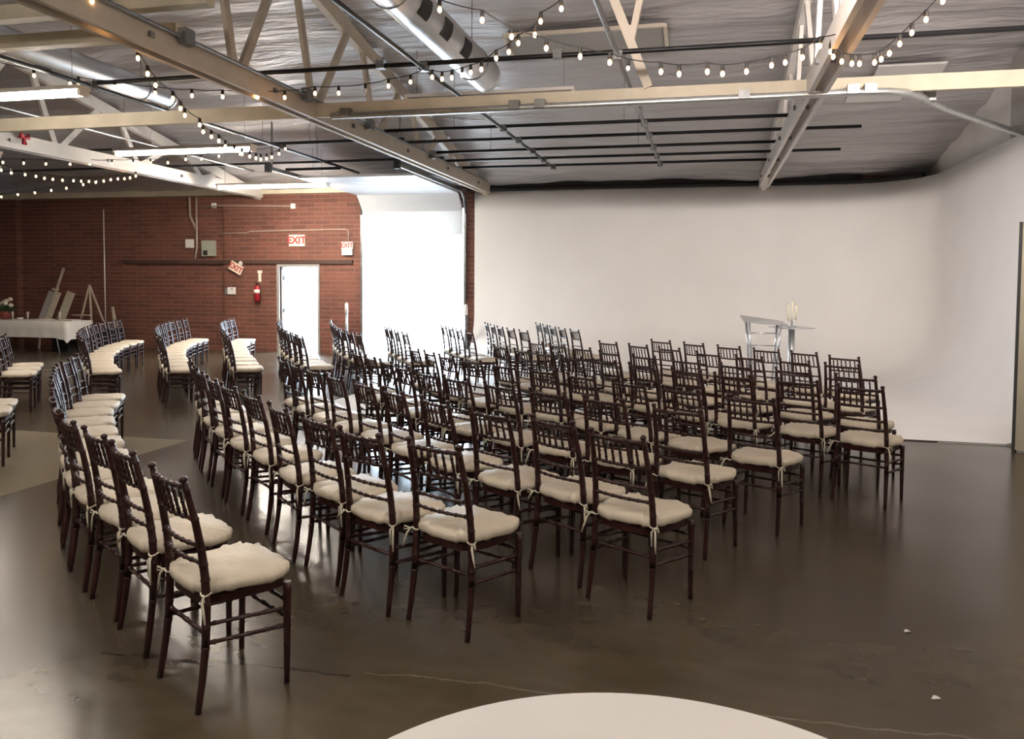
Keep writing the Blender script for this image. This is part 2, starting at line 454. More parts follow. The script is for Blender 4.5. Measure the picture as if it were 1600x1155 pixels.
for x in (gx0 - .05, gx1 + .05):
    bm = B()
    bar(bm, (x, 16.95, 0.02), (x, 16.95, 3.25), .05, .07, up=(0, 1, 0))
    tube(bm, [(x, 16.95, 3.22), (x, 16.94, 3.4), (x, 16.86, 3.58), (x, 16.7, 3.70), (x, 16.45, 3.745)], .03, 6)
    bar(bm, (x, 16.5, 3.745), (x, 13.0, 3.76), .04, .07)
    obj('track', bm, M['greypipe'], gd)
    bm = B(); bar(bm, (x, 13.1, 3.79), (x, 13.1, roofz(13.1) - .1), .025, .025); obj('track_hanger', bm, M['greypipe'], gd)
    bm = B(); box(bm, x - .05, x + .05, 12.93, 13.02, 3.68, 3.84); obj('track_end', bm, M['black'], gd)
bm = B(); tube(bm, [(gx0 - .1, 16.93, 3.80), (gx1 + .1, 16.93, 3.80)], .025, 8); obj('torsion_bar', bm, M['greypipe'], gd)

# ------------------------------------------------------------------ roof trusses and beams
def truss(name, X, m, label, zb=3.7):
    t = thing(name, label, 'roof truss', (X, 8, zb), kind='thing', group='timber roof trusses')
    def P(y, z, dx=0): return (dx, y - 8, z - zb)
    y0, y1 = YF + .1, YB - .02
    for dx in (-.075, .075):
        bm = B(); bar(bm, P(y0, zb + .115, dx), P(y1, zb + .115, dx), .05, .23); obj('bottom_chord', bm, m, t)
    bm = B()
    for yy in range(-8, 17, 2): bar(bm, P(yy, zb + .115, -.13), P(yy, zb + .115, .13), .05, .05)
    obj('spacer_bolts', bm, M['greypipe'], t)
    for a, b in ((y0, RIDGE), (RIDGE, y1)):
        bm = B(); bar(bm, P(a, roofz(a) - .2), P(b, roofz(b) - .2), .10, .2); obj('top_chord', bm, m, t)
    for yv in (-6, -3.9, -1.9, 0, 1.8, 3.6, 5.5, 7.45, 9.12, 11.0, 12.9, 14.8):
        for dy in ((-.5, .95) if yv < 14 else (-.5, .6)):
            yt = yv + dy; zt = roofz(yt) - .2
            bm = B(); bar(bm, P(yv + (.06 if dy > 0 else -.06), zb + .2), P(yt, zt), .05, .10, up=(0, 1, 0)); obj('web_member', bm, m, t)
    return t
tA = truss('roof_truss', -4.86, M['truss'], 'Cream timber roof truss ending above the garage door corner')
tF = truss('roof_truss', -10.52, M['trusswhite'], 'White timber roof truss over the brick wall with a red bow tied on')
tD = truss('roof_truss', 1.1, M['trusswhite'], 'Pale timber roof truss above the lectern, ending over the white studio wall')
bm = B(); tube(bm, [(.16, -16, .2), (.16, 8.5, .2)], .016, 8); o = obj('conduit', bm, M['greypipe'], tA)
for y in (-1.6, 0.62, 2.4, 5.0):
    bm = B(); box(bm, .13, .21, y - .07, y + .07, .14, .28); obj('junction_box', bm, M['greypipe'], o)

def beam(label, a, b, w, h, m=None):
    bm = B(); a = Vector(a); b = Vector(b)
    bar(bm, (0, 0, 0), b - a, w, h)
    o = obj('ceiling_beam', bm, m or M['beam'], None, loc=a)
    return tag(o, label, 'beam', 'painted cross beams under the roof', 'thing')
beam('Long cream cross beam carrying the grey curtain track', (-21.9, 8.98, 3.80), (4.19, 8.98, 3.80), .06, .17)
beam('Short yellowed cross beam whose sawn end pokes past the truss', (-12.5, 5.98, 4.08), (-4.15, 5.98, 4.08), .12, .13)
beam('Yellowed cross beam that stops at the cream truss', (-12.5, 6.65, 4.06), (-4.95, 6.65, 4.06), .12, .13)
# brace above the long beam
br = thing('roof_brace', 'Thick cream forked brace rising from the long cross beam to the roof', 'brace', (-.68, 8.98, 3.88))
bm = B(); bar(bm, (0, 0, 0), (-.74, 0, 1.85), .10, .13, up=(0, 1, 0)); obj('strut', bm, M['truss'], br)
bm = B(); bar(bm, (-.20, .0, .55), (0.06, .0, 1.85), .07, .08, up=(0, 1, 0)); obj('strut', bm, M['truss'], br)

# curtain track along the long beam, sweeping to the studio wall
bm = B()
path = [(-4.5, 8.86, 3.70), (-2, 8.86, 3.70), (.6, 8.86, 3.70), (1.5, 8.84, 3.70), (1.8, 8.87, 3.70), (2.02, 8.97, 3.70), (2.2, 9.18, 3.70), (2.36, 9.45, 3.70), (2.65, 9.88, 3.70), (3.3, 10.72, 3.70), (4.0, 11.6, 3.70)]
tube(bm, path, .04, 6)
ct = thing('curtain_track', 'Grey metal curtain track curving from the cream beam to the white wall top', 'curtain track', (-4.5, 8.86, 3.70))
o = obj('rail', bm, M['galv'], ct); o.matrix_parent_inverse = Matrix.Translation(-Vector((-4.5, 8.86, 3.70)))
for x, y in ((-4.3, 8.86), (-2.2, 8.86), (-1.9, 8.86), (.35, 8.86), (1.45, 8.85), (1.62, 8.86), (2.3, 9.33), (3.9, 11.48)):
    bm = B(); box(bm, x - .06, x + .06, y - .06, y + .04, 3.68, 3.78); o = obj('bracket', bm, M['greypipe'], ct)
    o.matrix_parent_inverse = Matrix.Translation(-Vector((-4.5, 8.86, 3.70)))

# pipe grid
def pipe(label, a, b, r, m, clamps=(), group='overhead pipe grid', hang=()):
    a = Vector(a); b = Vector(b)
    t = thing('overhead_pipe', label, 'pipe', a, group=group)
    bm = B(); tube(bm, [(0, 0, 0), b - a], r, 10); obj('tube', bm, m, t)
    for f in clamps:
        p = a.lerp(b, f) - a
        bm = B(); box(bm, p.x - .045, p.x + .045, p.y - .045, p.y + .045, p.z - r - .005, p.z + r + .03)
        tube(bm, [(p.x, p.y, p.z + r), (p.x + .03, p.y, p.z + r + .06)], .008, 6)
        obj('clamp', bm, M['greypipe'], t)
    for f in hang:
        p = a.lerp(b, f); zt = roofz(p.y) - .05
        bm = B(); tube(bm, [p - a, p - a + Vector((0, 0, zt - p.z))], .005, 5); obj('hanger_rod', bm, M['greypipe'], t)
    return t
ys = (11.30, 12.27, 13.3, 14.23, 15.13)
cl = lambda y0, y1, L: [(q - y0) / (y1 - y0) for q in L]
pipe('Black pipe running over the chairs beside the big duct', (-2.97, -3, 3.95), (-2.97, 15.28, 3.95), .024, M['blackpipe'], cl(-3, 15.28, (7.95,) + ys))
pipe('Grey galvanised pipe running away over the middle of the chairs', (-.91, -3, 3.95), (-.91, 15.22, 3.95), .024, M['greypipe'], cl(-3, 15.22, (7.95, 10.4) + ys))
pipe('Black pipe running away in front of the small duct', (-7.06, -3, 3.95), (-7.06, 15.1, 3.95), .024, M['blackpipe'], cl(-3, 15.1, (7.9, 12.05)), hang=(.9,))
pipe('Thin galvanised pipe running above the lit tube lights', (-9.1, -3, 3.95), (-9.1, 14.5, 3.95), .018, M['greypipe'], cl(-3, 14.5, (9.9, 12.0)))
pipe('Longest black cross pipe, the one holding the string lights', (-7.2, 7.95, 4.0), (4.15, 7.95, 4.0), .026, M['blackpipe'], (.33, .5))
ends = ((-4.95, 1.1), (-4.95, 2.14), (-4.95, 1.15), (-4.95, 2.16), (-4.95, 1.1))
nm = ('first past the long cream beam', 'second past the long cream beam', 'third past the long cream beam', 'fourth past the long cream beam', 'fifth past the long cream beam')
for (x0, x1), y, n in zip(ends, ys, nm):
    pipe('Black cross pipe under the foil roof, ' + n, (x0, y, 4.0), (x1, y, 4.0), .026, M['blackpipe'], (), hang=(.2, .62) if y in (11.3, 13.3) else ())
pipe('Black cross pipe running behind the middle lit tube light', (-11.5, 11.97, 4.0), (-4.8, 11.97, 4.0), .026, M['blackpipe'], hang=(.3, .62, .75))
pipe('Black cross pipe in front of the cream plate over the brick wall', (-15, 13.9, 4.0), (-4.8, 13.9, 4.0), .024, M['blackpipe'], hang=(.75,))
pipe('Short black pipe stub beside the garage door track', (-8.4, 14.55, 3.97), (-7.2, 14.55, 3.97), .03, M['blackpipe'], hang=(.5,))

# ducts
def duct(label, X, Z, y0, y1, r, vents, ang):
    t = thing('air_duct', label, 'duct', (X, y1, Z))
    bm = B(); pts = []; rad = []
    n = int((y1 - y0) / .045)
    for i in range(n + 1):
        y = y0 + (y1 - y0) * i / n
        pts += [(0, y - y1, 0)]; rad += [r + (.004 if i % 2 else -.002)]
    tube(bm, pts, rad, 28); obj('spiral_duct', bm, M['duct'], t)
    bm = B(); tube(bm, [(0, -.03, 0), (0, .012, 0)], r + .008, 28); obj('end_cap', bm, M['duct'], t)
    for yv in vents:
        bm = B(); G = []
        for i in range(7):
            a = ang + (i - 3) * .16
            G.append([bm.verts.new(((r + h) * math.cos(a), yv - y1 + d, (r + h) * math.sin(a))) for h, d in ((.002, -.12), (.011, -.12), (.011, .12), (.002, .12))])
        for a, b in zip(G, G[1:]):
            for k in range(4): bm.faces.new([a[k], a[(k + 1) % 4], b[(k + 1) % 4], b[k]])
        bm.faces.new(G[0]); bm.faces.new(G[-1][::-1])
        obj('vent', bm, M['black'], t)
    for yy in (y1 - .6, y1 - 3.2, y1 - 5.6):
        bm = B()
        tube(bm, [(0, yy - y1, r), (0, yy - y1, roofz(yy) - Z - .05)], .006, 5)
        tube(bm, [((r + .006) * math.cos(a), yy - y1, (r + .006) * math.sin(a)) for a in [2 * PI * k / 20 for k in range(21)]], .008, 5)
        obj('hanger_strap', bm, M['greypipe'], t)
duct('Large silver spiral duct with square black vents above the middle chairs', -2.93, 4.44, -4, 10.15, .205, (8.75, 8.05, 7.4, 6.75, 5.9, 4.9), -.35)
duct('Smaller silver spiral duct high up before the brick wall', -8.42, 4.6, -4, 11.0, .17, (10.72, 8.6, 6.5), -2.0)

# roof vent panel and stuck-on patches
def slope_pt(x, y, off): return (x, y, roofz(y) - .11 - off)
sk = thing('roof_vent', 'Grey recessed vent panel in the foil roof between pipe and brace', 'roof vent', slope_pt(-1.7, 10.95, 0))
bm = B(); a = Vector(slope_pt(-1.7, 10.95, 0))
for p, q in (((-2.8, 10.6), (-.6, 10.6)), ((-2.8, 11.25), (-.6, 11.25)), ((-2.8, 10.6), (-2.8, 11.25)), ((-.6, 10.6), (-.6, 11.25))):
    bar(bm, Vector(slope_pt(*p, .02)) - a, Vector(slope_pt(*q, .02)) - a, .05, .05)
obj('frame', bm, M['truss'], sk)
bm = B(); bar(bm, Vector(slope_pt(-1.7, 10.6, .0)) - a, Vector(slope_pt(-1.7, 11.25, .0)) - a, 2.2, .03); obj('panel', bm, M['pilaster'], sk)
for x, y, w, d, lb in ((2.75, 12.35, .9, .62, 'White foam patch on the foil roof close to the grey pilaster'), (2.45, 12.95, .8, .5, 'Lower white foam patch on the foil roof beside the curtain track')):
    bm = B(); p = Vector(slope_pt(x, y, .03)); bar(bm, (0, -d / 2, SLOPE * d / 2), (0, d / 2, -SLOPE * d / 2), w, .03)
    tag(obj('insulation_patch', bm, M['wallpaint'], None, loc=p), lb, 'insulation', 'foam patches on the roof')

# ------------------------------------------------------------------ lights: the seen fittings, then added unseen ones
def fluor(label, c, length, lit=True, rotz=0.0, hood=.09, glow='tube'):
    t = thing('fluorescent_light', label, 'ceiling light', c, rotz)
    h = length / 2
    onebox('housing', (-h - .04, h + .04, -hood, hood, .055, .10), M['plastic'], t)
    for s in ((-1, 1) if lit else (-1, 1)):
        bm = B(); tube(bm, [(-h, s * .035, .02), (h, s * .035, .02)], .025, 10)
        obj('tube', bm, M[glow] if lit else M['plastic'], t)
    for s in (-1, 1): onebox('end_cap', (s * (h + .02) - .02, s * (h + .02) + .02, -.065, .065, -.01, .06), M['plastic'], t)
    for s in (-1, 1):
        x = c[0] + s * h * .9; zt = roofz(c[1]) - .05
        bm = B(); tube(bm, [(s * h * .9, 0, .11), (s * h * .9, 0, zt - c[2])], .004, 5); obj('hanger_wire', bm, M['greypipe'], t)
fluor('Lit tube light hanging closest to the small silver duct', (-8.06, 7.5, 3.74), 2.44)
fluor('Lit tube light hanging in the middle before the brick wall', (-8.22, 11.1, 3.73), 2.44)
fluor('Lit tube light hanging beside the garage door tracks', (-8.75, 14.62, 3.62), 2.44, hood=.10, glow='tubebright')
fluor('Unlit tube light under the end of the large duct', (-3.12, 11.0, 4.34), 2.44, lit=False)
# more of the same fittings, added out of view to brighten the hall
NAMES = 'one two three four five six seven eight nine ten eleven twelve'.split()
for i, (x, y, r, g_) in enumerate(((-13.2, 11.2, 0, 'tube'), (-7.4, 2.6, 0, 'tube'), (-3.4, -2.2, 0, 'tube'), (2.4, -2.4, 0, 'tube'), (0.6, 1.6, 0, 'tube'), (-3.2, 2.0, 0, 'tube'), (-9.5, -2.5, 0, 'tube'))):
    fluor('Lit tube light of the hall outside the picture, number %s by the door side' % NAMES[i], (x, y, 3.8), 2.44, rotz=r, hood=.05 if x > -4 else .10, glow=g_)

# added unseen wash lights; trough shields the near chairs, opens towards the white wall
for (x, y, rz), lb in zip(((1.3, 4.75, -.45), (-.7, 4.4, -.65), (2.6, 4.85, -.25)), ('Studio wash light outside the picture, between two others', 'Studio wash light outside the picture, over the open floor', 'Studio wash light outside the picture, over the middle rows')):
    t = thing('studio_wash_light', lb, 'ceiling light', (x, y, 3.8), rz, 'studio wash lights')
    onebox('back_plate', (-1.25, 1.25, -.09, -.08, -.05, .12), M['plastic'], t)
    onebox('bottom_plate', (-1.25, 1.25, -.08, .085, -.055, -.045), M['plastic'], t)
    bm = B(); tube(bm, [(-1.2, -.04, .015), (1.2, -.04, .015)], .02, 10); obj('tube', bm, M['tubestudio'], t)
    l = bpy.data.lights.new('wash_lamp', 'AREA'); l.shape = 'RECTANGLE'; l.size = 2.35; l.size_y = .13; l.energy = 66 if x > 2 else 40; l.color = (1.0, 0.90, 0.83); l.spread = math.radians(165)
    lo = bpy.data.objects.new('wash_lamp', l); C.objects.link(lo); lo.parent = t; lo.location = (0, -.012, .03); lo.rotation_euler = (PI / 2, 0, 0)
    for s in (-1, 1):
        onebox('end_plate', (s * 1.245 - .006, s * 1.245 + .006, -.08, .085, -.05, .115), M['plastic'], t)
        bm = B(); tube(bm, [(s * .9, 0, .12), (s * .9, 0, roofz(y) - 3.86)], .008, 6); obj('hanger_rod', bm, M['greypipe'], t)
# string lights
def string(label, pts, unlit=(), start=None, end=None):
    pts = [Vector(p) for p in pts]
    o = pts[0]
    t = thing('string_light', label, 'string lights', o, group='festoon string lights')
    hook = [p + Vector((0, 0, .075)) for p in pts]
    if start: hook.insert(0, Vector(start))
    if end: hook.append(Vector(end))
    path = []
    for a, b in zip(hook, hook[1:]):
        for k in range(4):
            f = k / 4; path.append(a.lerp(b, f) - Vector((0, 0, .03 * (a - b).length * 4 * f * (1 - f))) - o)
    path.append(hook[-1] - o)
    bm = B(); tube(bm, path, .005, 5); obj('cable', bm, M['black'], t)
    for i, p in enumerate(pts):
        b = bpy.data.objects.new('bulb', BULB.data if i not in unlit else DEAD.data); C.objects.link(b); b.parent = t; b.location = p - o
        s = bpy.data.objects.new('socket', SOCK.data); C.objects.link(s); s.parent = b
bm = B(); sphere(bm, (0, 0, 0), .0165, 7, 1.4); BULB = obj('bulb', bm, M['bulb'])
bm = B(); sphere(bm, (0, 0, 0), .0165, 10, 1.4); DEAD = obj('bulb', bm, M['deadbulb'])
bm = B(); tube(bm, [(0, 0, .026), (0, 0, .035), (0, 0, .075)], [.014, .017, .015], 8); SOCK = obj('socket', bm, M['black'])
string('String lights sagging from the cream truss down to the black pipe end',
 [(-4.76,5.34,3.87),(-4.86,5.63,3.80),(-4.96,5.94,3.74),(-5.04,6.19,3.68),(-5.11,6.40,3.60),(-5.16,6.57,3.54),(-5.30,7.00,3.52),(-5.37,7.21,3.47),(-5.42,7.35,3.43),(-5.55,7.78,3.42),(-5.60,7.91,3.37),(-5.69,8.19,3.37),(-5.77,8.45,3.37),(-5.85,8.70,3.35),(-5.97,9.07,3.36),(-6.08,9.41,3.38),(-6.20,9.78,3.41),(-6.31,10.11,3.44),(-6.40,10.38,3.47),(-6.49,10.68,3.53),(-6.61,11.03,3.61),(-6.75,11.48,3.74),(-6.90,11.93,3.90)], end=(-7.06, 12.1, 4.0), start=(-4.7, 4.6, 4.0))
string('String lights slung between two long black pipes under the cross pipe',
 [(-7.20,7.85,3.98),(-6.71,7.85,3.91),(-6.18,7.86,3.82),(-5.71,7.87,3.77),(-5.32,7.87,3.74),(-4.89,7.88,3.72),(-4.56,7.88,3.70),(-4.20,7.89,3.73),(-3.92,7.89,3.72),(-3.61,7.89,3.73),(-3.35,7.90,3.77),(-3.10,7.90,3.80)], unlit=(9,), end=(-2.97, 7.92, 3.93))
string('Short string lights passing before the first lit tube and the small duct',
 [(-8.42,7.37,4.20),(-8.04,7.51,4.12),(-7.63,7.66,4.04),(-7.26,7.79,3.96)], start=(-8.9, 7.2, 4.33))
string('String lights climbing from the pipe clamp past the end of the large duct',
 [(-2.78,7.69,3.78),(-2.63,7.56,3.72),(-2.48,7.42,3.69),(-2.33,7.28,3.67),(-2.21,7.17,3.66),(-2.07,7.05,3.65),(-1.88,6.87,3.69),(-1.73,6.74,3.70),(-1.62,6.64,3.74),(-1.44,6.48,3.75),(-1.38,6.43,3.84),(-1.17,6.23,3.86),(-1.00,6.08,3.92)], start=(-2.97, 7.92, 3.93), end=(-.91, 5.95, 3.97))
string('Long string lights dipping across the grey pipe to the pale truss',
 [(-2.31,5.60,3.83),(-2.01,5.72,3.74),(-1.71,5.84,3.68),(-1.50,5.93,3.57),(-1.25,6.04,3.50),(-1.00,6.14,3.45),(-0.78,6.24,3.42),(-0.64,6.29,3.38),(-0.39,6.40,3.37),(-0.25,6.46,3.36),(-0.03,6.55,3.39),(0.09,6.60,3.38),(0.28,6.68,3.41),(0.48,6.76,3.47),(0.59,6.81,3.50),(0.73,6.87,3.55),(0.87,6.92,3.65)], unlit=(7,), start=(-2.95, 5.3, 3.97), end=(1.0, 7.0, 3.76))
string('String lights rising from the pale truss beside the long cross pipe',
 [(1.0,7.25,3.69),(1.02,7.23,3.64),(1.08,7.17,3.58),(1.15,7.1,3.54),(1.2,7.04,3.52),(1.3,6.95,3.5),(1.34,6.9,3.51),(1.39,6.85,3.54),(1.45,6.78,3.59),(1.52,6.71,3.65),(1.6,6.63,3.72),(1.69,6.54,3.82)], start=(1.0, 7.28, 3.8), end=(2.1, 6.1, 4.2))
string('Flat string lights crossing before the white truss to the pipe end',
 [(-11.90,11.26,3.71),(-11.55,11.34,3.70),(-11.18,11.43,3.69),(-10.78,11.53,3.69),(-10.45,11.61,3.70),(-10.07,11.69,3.70),(-9.72,11.78,3.71),(-9.43,11.85,3.72),(-9.14,11.92,3.73),(-8.84,11.99,3.79),(-8.57,12.05,3.80),(-8.28,12.12,3.85),(-7.92,12.20,3.89)], start=(-12.6, 11.1, 3.8), end=(-7.06, 12.1, 4.0))
string('Closely spaced string lights sagging below the white truss',
 [(-12.14,11.45,3.61),(-12.01,11.53,3.57),(-11.83,11.64,3.55),(-11.69,11.73,3.53),(-11.58,11.8,3.5),(-11.47,11.87,3.49),(-11.34,11.95,3.48),(-11.19,12.04,3.48),(-11.09,12.11,3.48),(-10.98,12.17,3.48),(-10.89,12.23,3.47),(-10.78,12.3,3.5),(-10.68,12.36,3.53),(-10.58,12.42,3.55),(-10.49,12.48,3.56),(-10.41,12.53,3.58),(-10.33,12.58,3.62)], start=(-12.6, 11.2, 3.75), end=(-10.4, 12.7, 3.72))
string('Lowest string lights rising before the cream plate over the brick',
 [(-14.42,13.59,3.42),(-13.85,13.44,3.44),(-13.29,13.3,3.45),(-12.76,13.16,3.47),(-12.28,13.03,3.49),(-11.77,12.9,3.53),(-11.39,12.8,3.57)], start=(-15.2, 13.8, 3.45), end=(-10.5, 12.7, 3.72))
for o in (BULB, DEAD, SOCK): bpy.data.objects.remove(o)
# red bow tied on the white truss
bw = thing('ribbon_bow', 'Small red ribbon bow tied on the white truss', 'ribbon', (-10.38, 10.2, 3.88))
bm = B()
for s in (-1, 1):
    tube(bm, [(0, 0, 0), (.02, s * .07, .06), (.02, s * .10, .01), (0, 0, 0)], .028, 6, .5)
    tube(bm, [(0, 0, 0), (.02, s * .03, -.10)], .02, 6, .5)
obj('loops', bm, M['bow'], bw); bm = B(); sphere(bm, (0, 0, 0), .03, 8); obj('knot', bm, M['bow'], bw)

# ------------------------------------------------------------------ things on the brick wall
def wallthing(name, label, cat, x, z): return thing(name, label, cat, (x, YB, z))
def text(parent, body, size, loc, m, rot=0.0):
    c = bpy.data.curves.new('lettering', 'FONT'); c.body = body; c.size = size; c.align_x = 'CENTER'; c.align_y = 'CENTER'; c.extrude = .002; c.offset = size * .03
    o = bpy.data.objects.new('lettering', c); C.objects.link(o); o.parent = parent; o.location = loc
    me = bpy.data.meshes.new_from_object(o); bpy.data.objects.remove(o)
    o = bpy.data.objects.new('lettering', me); C.objects.link(o); o.parent = parent; o.location = loc
    o.rotation_euler = (PI / 2, rot, 0); me.materials.clear(); me.materials.append(m); return o
s = wallthing('exit_sign', 'Large cream exit sign above and beside the open exit door', 'sign', -9.535, 2.675)
onebox('panel', (-.205, .205, -.03, 0, -.135, .135), M['signwhite'], s); text(s, 'EXIT', .235, (0, -.033, 0), M['signred'])
s = wallthing('exit_sign', 'Small exit sign with emergency lamp box beside the garage door', 'sign', -8.225, 2.55)
onebox('panel', (-.145, .145, -.06, 0, -.085, .085), M['signwhite'], s); text(s, 'EXIT', .15, (0, -.063, 0), M['signred'])
onebox('lamp_box', (-.13, .13, -.07, 0, -.225, -.095), M['plastic'], s)
s = thing('exit_sign', 'Tilted exit sign dangling from the dark ledge on the brick wall', 'sign', (-11.13, YB - .07, 2.02)); s.rotation_euler = (0, math.radians(28), 0)
onebox('panel', (-.18, .18, -.02, .02, -.105, .105), M['signwhite'], s); text(s, 'EXIT', .19, (0, -.023, 0), M['signred'])
bm = B(); box(bm, .02, .09, -.02, .05, .12, .2); obj('mount', bm, M['plastic'], s)
f = thing('fire_extinguisher', 'Red fire extinguisher hanging between the dark ledge and the exit door', 'fire extinguisher', (-10.55, YB - .09, 1.22))
bm = B(); tube(bm, [(0, 0, 0), (0, 0, .01), (0, 0, .33), (0, 0, .37), (0, 0, .395)], [.06, .078, .078, .055, .025], 16); obj('cylinder', bm, M['red'], f)
bm = B(); tube(bm, [(0, 0, .19), (0, 0, .28)], .08, 16); obj('label_band', bm, M['signwhite'], f)
bm = B(); box(bm, -.02, .02, -.03, .05, .39, .43); bar(bm, (0, -.02, .44), (0, -.12, .47), .02, .01); obj('valve_handle', bm, M['black'], f)
bm = B(); tube(bm, [(.02, 0, .41), (.08, -.02, .38), (.09, -.02, .25), (.085, -.02, .1)], .01, 6); obj('hose', bm, M['black'], f)
s = wallthing('arrow_sign', 'Thin pale arrow sign over the fire extinguisher', 'sign', -10.53, 1.82)
bm = B(); box(bm, -.035, .035, -.015, 0, -.13, .08); box(bm, -.06, .06, -.015, 0, .08, .14); obj('plate', bm, M['signwhite'], s)
s = wallthing('thermostat', 'Small white thermostat on the brick below the tilted exit sign', 'thermostat', -11.3, 1.465)
onebox('housing', (-.09, .11, -.04, 0, -.085, .085), M['plastic'], s); onebox('display', (.0, .06, -.045, -.04, .02, .06), M['boxgreen'], s); onebox('side_box', (-.17, -.09, -.03, 0, -.08, .05), M['galv'], s)
s = thing('junction_box', 'Small white square box up on the shaded brick', 'box', (-12.52, YB + .12, 2.62)); onebox('cover', (-.105, .105, -.05, 0, -.105, .105), M['plastic'], s)
s = thing('electrical_panel', 'Grey green electrical panel with a black window on brick', 'electrical box', (-11.96, YB + .12, 2.5))
onebox('cabinet', (-.165, .165, -.12, 0, -.19, .19), M['boxgreen'], s); onebox('window', (-.12, 0, -.125, -.12, -.17, -.05), M['black'], s)
s = thing('sensor_box', 'Tiny pale sensor box near the roof on shaded brick', 'box', (-11.83, YB + .12, 3.55)); onebox('cover', (-.055, .055, -.05, 0, -.06, .06), M['plastic'], s)
s = wallthing('sensor_box', 'Tiny white box at the end of the upper wall conduit', 'box', -9.62, 3.49); onebox('cover', (-.055, .055, -.05, 0, -.06, .06), M['plastic'], s)
bm = B(); box(bm, -14.42, -11.5, YB + .03, YB + .12, 2.12, 2.21); box(bm, -11.5, -8.1, YB - .05, YB, 2.12, 2.21)
tag(obj('wall_ledger', bm, M['ledger']), 'Long dark timber ledge across the brick above the exit door', 'ledge', kind='thing')
def conduit(label, paths, r=.016, m=None):
    bm = B()
    for p in paths: tube(bm, p, r, 6)
    return tag(obj('wall_conduit', bm, m or M['conduit']), label, 'conduit', 'conduits on the brick wall')
conduit('Twin conduits dropping to the grey green electrical panel', [[(-12.3, YB + .07, 3.95), (-12.3, YB + .07, 2.5), (-12.36, YB + .07, 2.25)], [(-12.5, YB + .07, 3.95), (-12.48, YB + .07, 3.3), (-12.33, YB + .07, 3.0)]], .028)
conduit('Thin pale vertical conduit on the dark brick behind the easels', [[(-15.0, YB + .09, 3.5), (-15.0, YB + .09, .4)]], .014, M['plastic'])
conduit('Upper horizontal conduit on the brick ending at a white box', [[(-12.2, YB + .1, 3.5), (-11.55, YB - .02, 3.53), (-9.65, YB - .02, 3.49)]])
conduit('Lower horizontal conduit on the brick running to the small exit sign', [[(-11.62, YB - .02, 2.86), (-10.9, YB - .02, 2.86), (-10.75, YB - .02, 2.9), (-8.3, YB - .02, 2.93), (-8.2, YB - .02, 2.9), (-8.2, YB - .02, 2.66)]])
for x, lb in ((-8.1, 'Pale capped steel post beside the exit side of the garage door'), (-5.22, 'Pale steel post between garage door and white studio wall')):
    p = thing('door_post', lb, 'post', (x, YB - .35, 0), group='guard posts by the garage door')
    bm = B(); tube(bm, [(0, 0, 0), (0, 0, .98)], .036, 14); obj('shaft', bm, M['greypipe'], p)
    bm = B(); tube(bm, [(0, 0, .98), (0, 0, 1.18), (0, 0, 1.22)], [.038, .038, .015], 14); obj('sleeve', bm, M['plastic'], p)

# ------------------------------------------------------------------ banquet table and easels
bt = thing('banquet_table', 'Long folding table under a white cloth before the brick wall', 'table', (-15.6, 15.48, 0))
onebox('tabletop', (-1.28, 1.28, -.36, .36, .70, .73), M['plastic'], bt)
for sx in (-1, 1):
    for sy in (-1, 1):
        bm = B(); tube(bm, [(sx * .85, sy * .28, .70), (sx * 1.02, sy * .30, 0)], .014, 8); obj('leg', bm, M['metalleg'], bt)
bm = B(); tube(bm, [(-.93, 0, .35), (.93, 0, .35)], .01, 6); obj('crossbar', bm, M['metalleg'], bt)
def cloth(L, W, zt, drop):
    bm = B(); rings = []
    def ring(o, z, wav=0, corner=0):
        r = []; n = 30
        per = [(-L + 2 * L * i / n, -W) for i in range(n)] + [(L, -W + 2 * W * i / 10) for i in range(10)] + [(L - 2 * L * i / n, W) for i in range(n)] + [(-L, W - 2 * W * i / 10) for i in range(10)]
        for i, (x, y) in enumerate(per):
            nx = x / L if abs(abs(x) - L) < 1e-6 else 0; ny = y / W if abs(abs(y) - W) < 1e-6 else 0
            w = wav * math.sin(i * 1.7) + wav * .6 * math.sin(i * .6)
            cz = corner if (nx and ny) else (corner * .3 if min(abs(abs(x) - L) + abs(abs(y) - W), 9) < .25 else 0)
            r.append(bm.verts.new((x + nx * (o + w), y + ny * (o + w), z - cz)))
        return r
    R = [ring(0, zt), ring(.012, zt - .012), ring(.02, zt - drop * .5, .006), ring(.028, zt - drop, .014, .12)]
    for a, b in zip(R, R[1:]):
        for i in range(len(a)): bm.faces.new([a[i], a[(i + 1) % len(a)], b[(i + 1) % len(a)], b[i]]).smooth = True
    bm.faces.new(R[0])
    return bm
o = obj('tablecloth', cloth(1.30, .38, .742, .38), M['cloth'], None, loc=(-15.6, 15.48, 0)); tag(o, 'White cloth draped over the long table by the brick wall', 'tablecloth')
TZ = .744
fl = thing('flower_arrangement', 'Cream flowers in a dusky red pot on the long white table', 'flowers', (-16.42, 15.5, TZ))
bm = B(); tube(bm, [(0, 0, 0), (0, 0, .16), (0, 0, .2)], [.09, .13, .125], 14); obj('pot', bm, M['pot'], fl)
bm = B(); rg = random.Random(5)
for i in range(46):
    a = rg.random() * 2 * PI; e = rg.random() * 1.2; d = Vector((math.cos(a) * math.cos(e), math.sin(a) * math.cos(e), math.sin(e)))
    p = Vector((0, 0, .18)); tube(bm, [p, p + d * .12, p + d * .23], [.004, .04, .004], 5, .25)
obj('leaves', bm, M['leaf'], fl)
for dx, dy, dz in ((-.16, 0, .3), (-.06, -.08, .36), (.07, -.06, .38), (.17, 0, .34), (.1, .05, .48), (-.1, .06, .4), (.02, .02, .44)):
    bm = B(); sphere(bm, (dx, dy, dz), .055, 8, .85); sphere(bm, (dx + .015, dy - .02, dz + .01), .04, 8); obj('bloom', bm, M['petal'], fl)
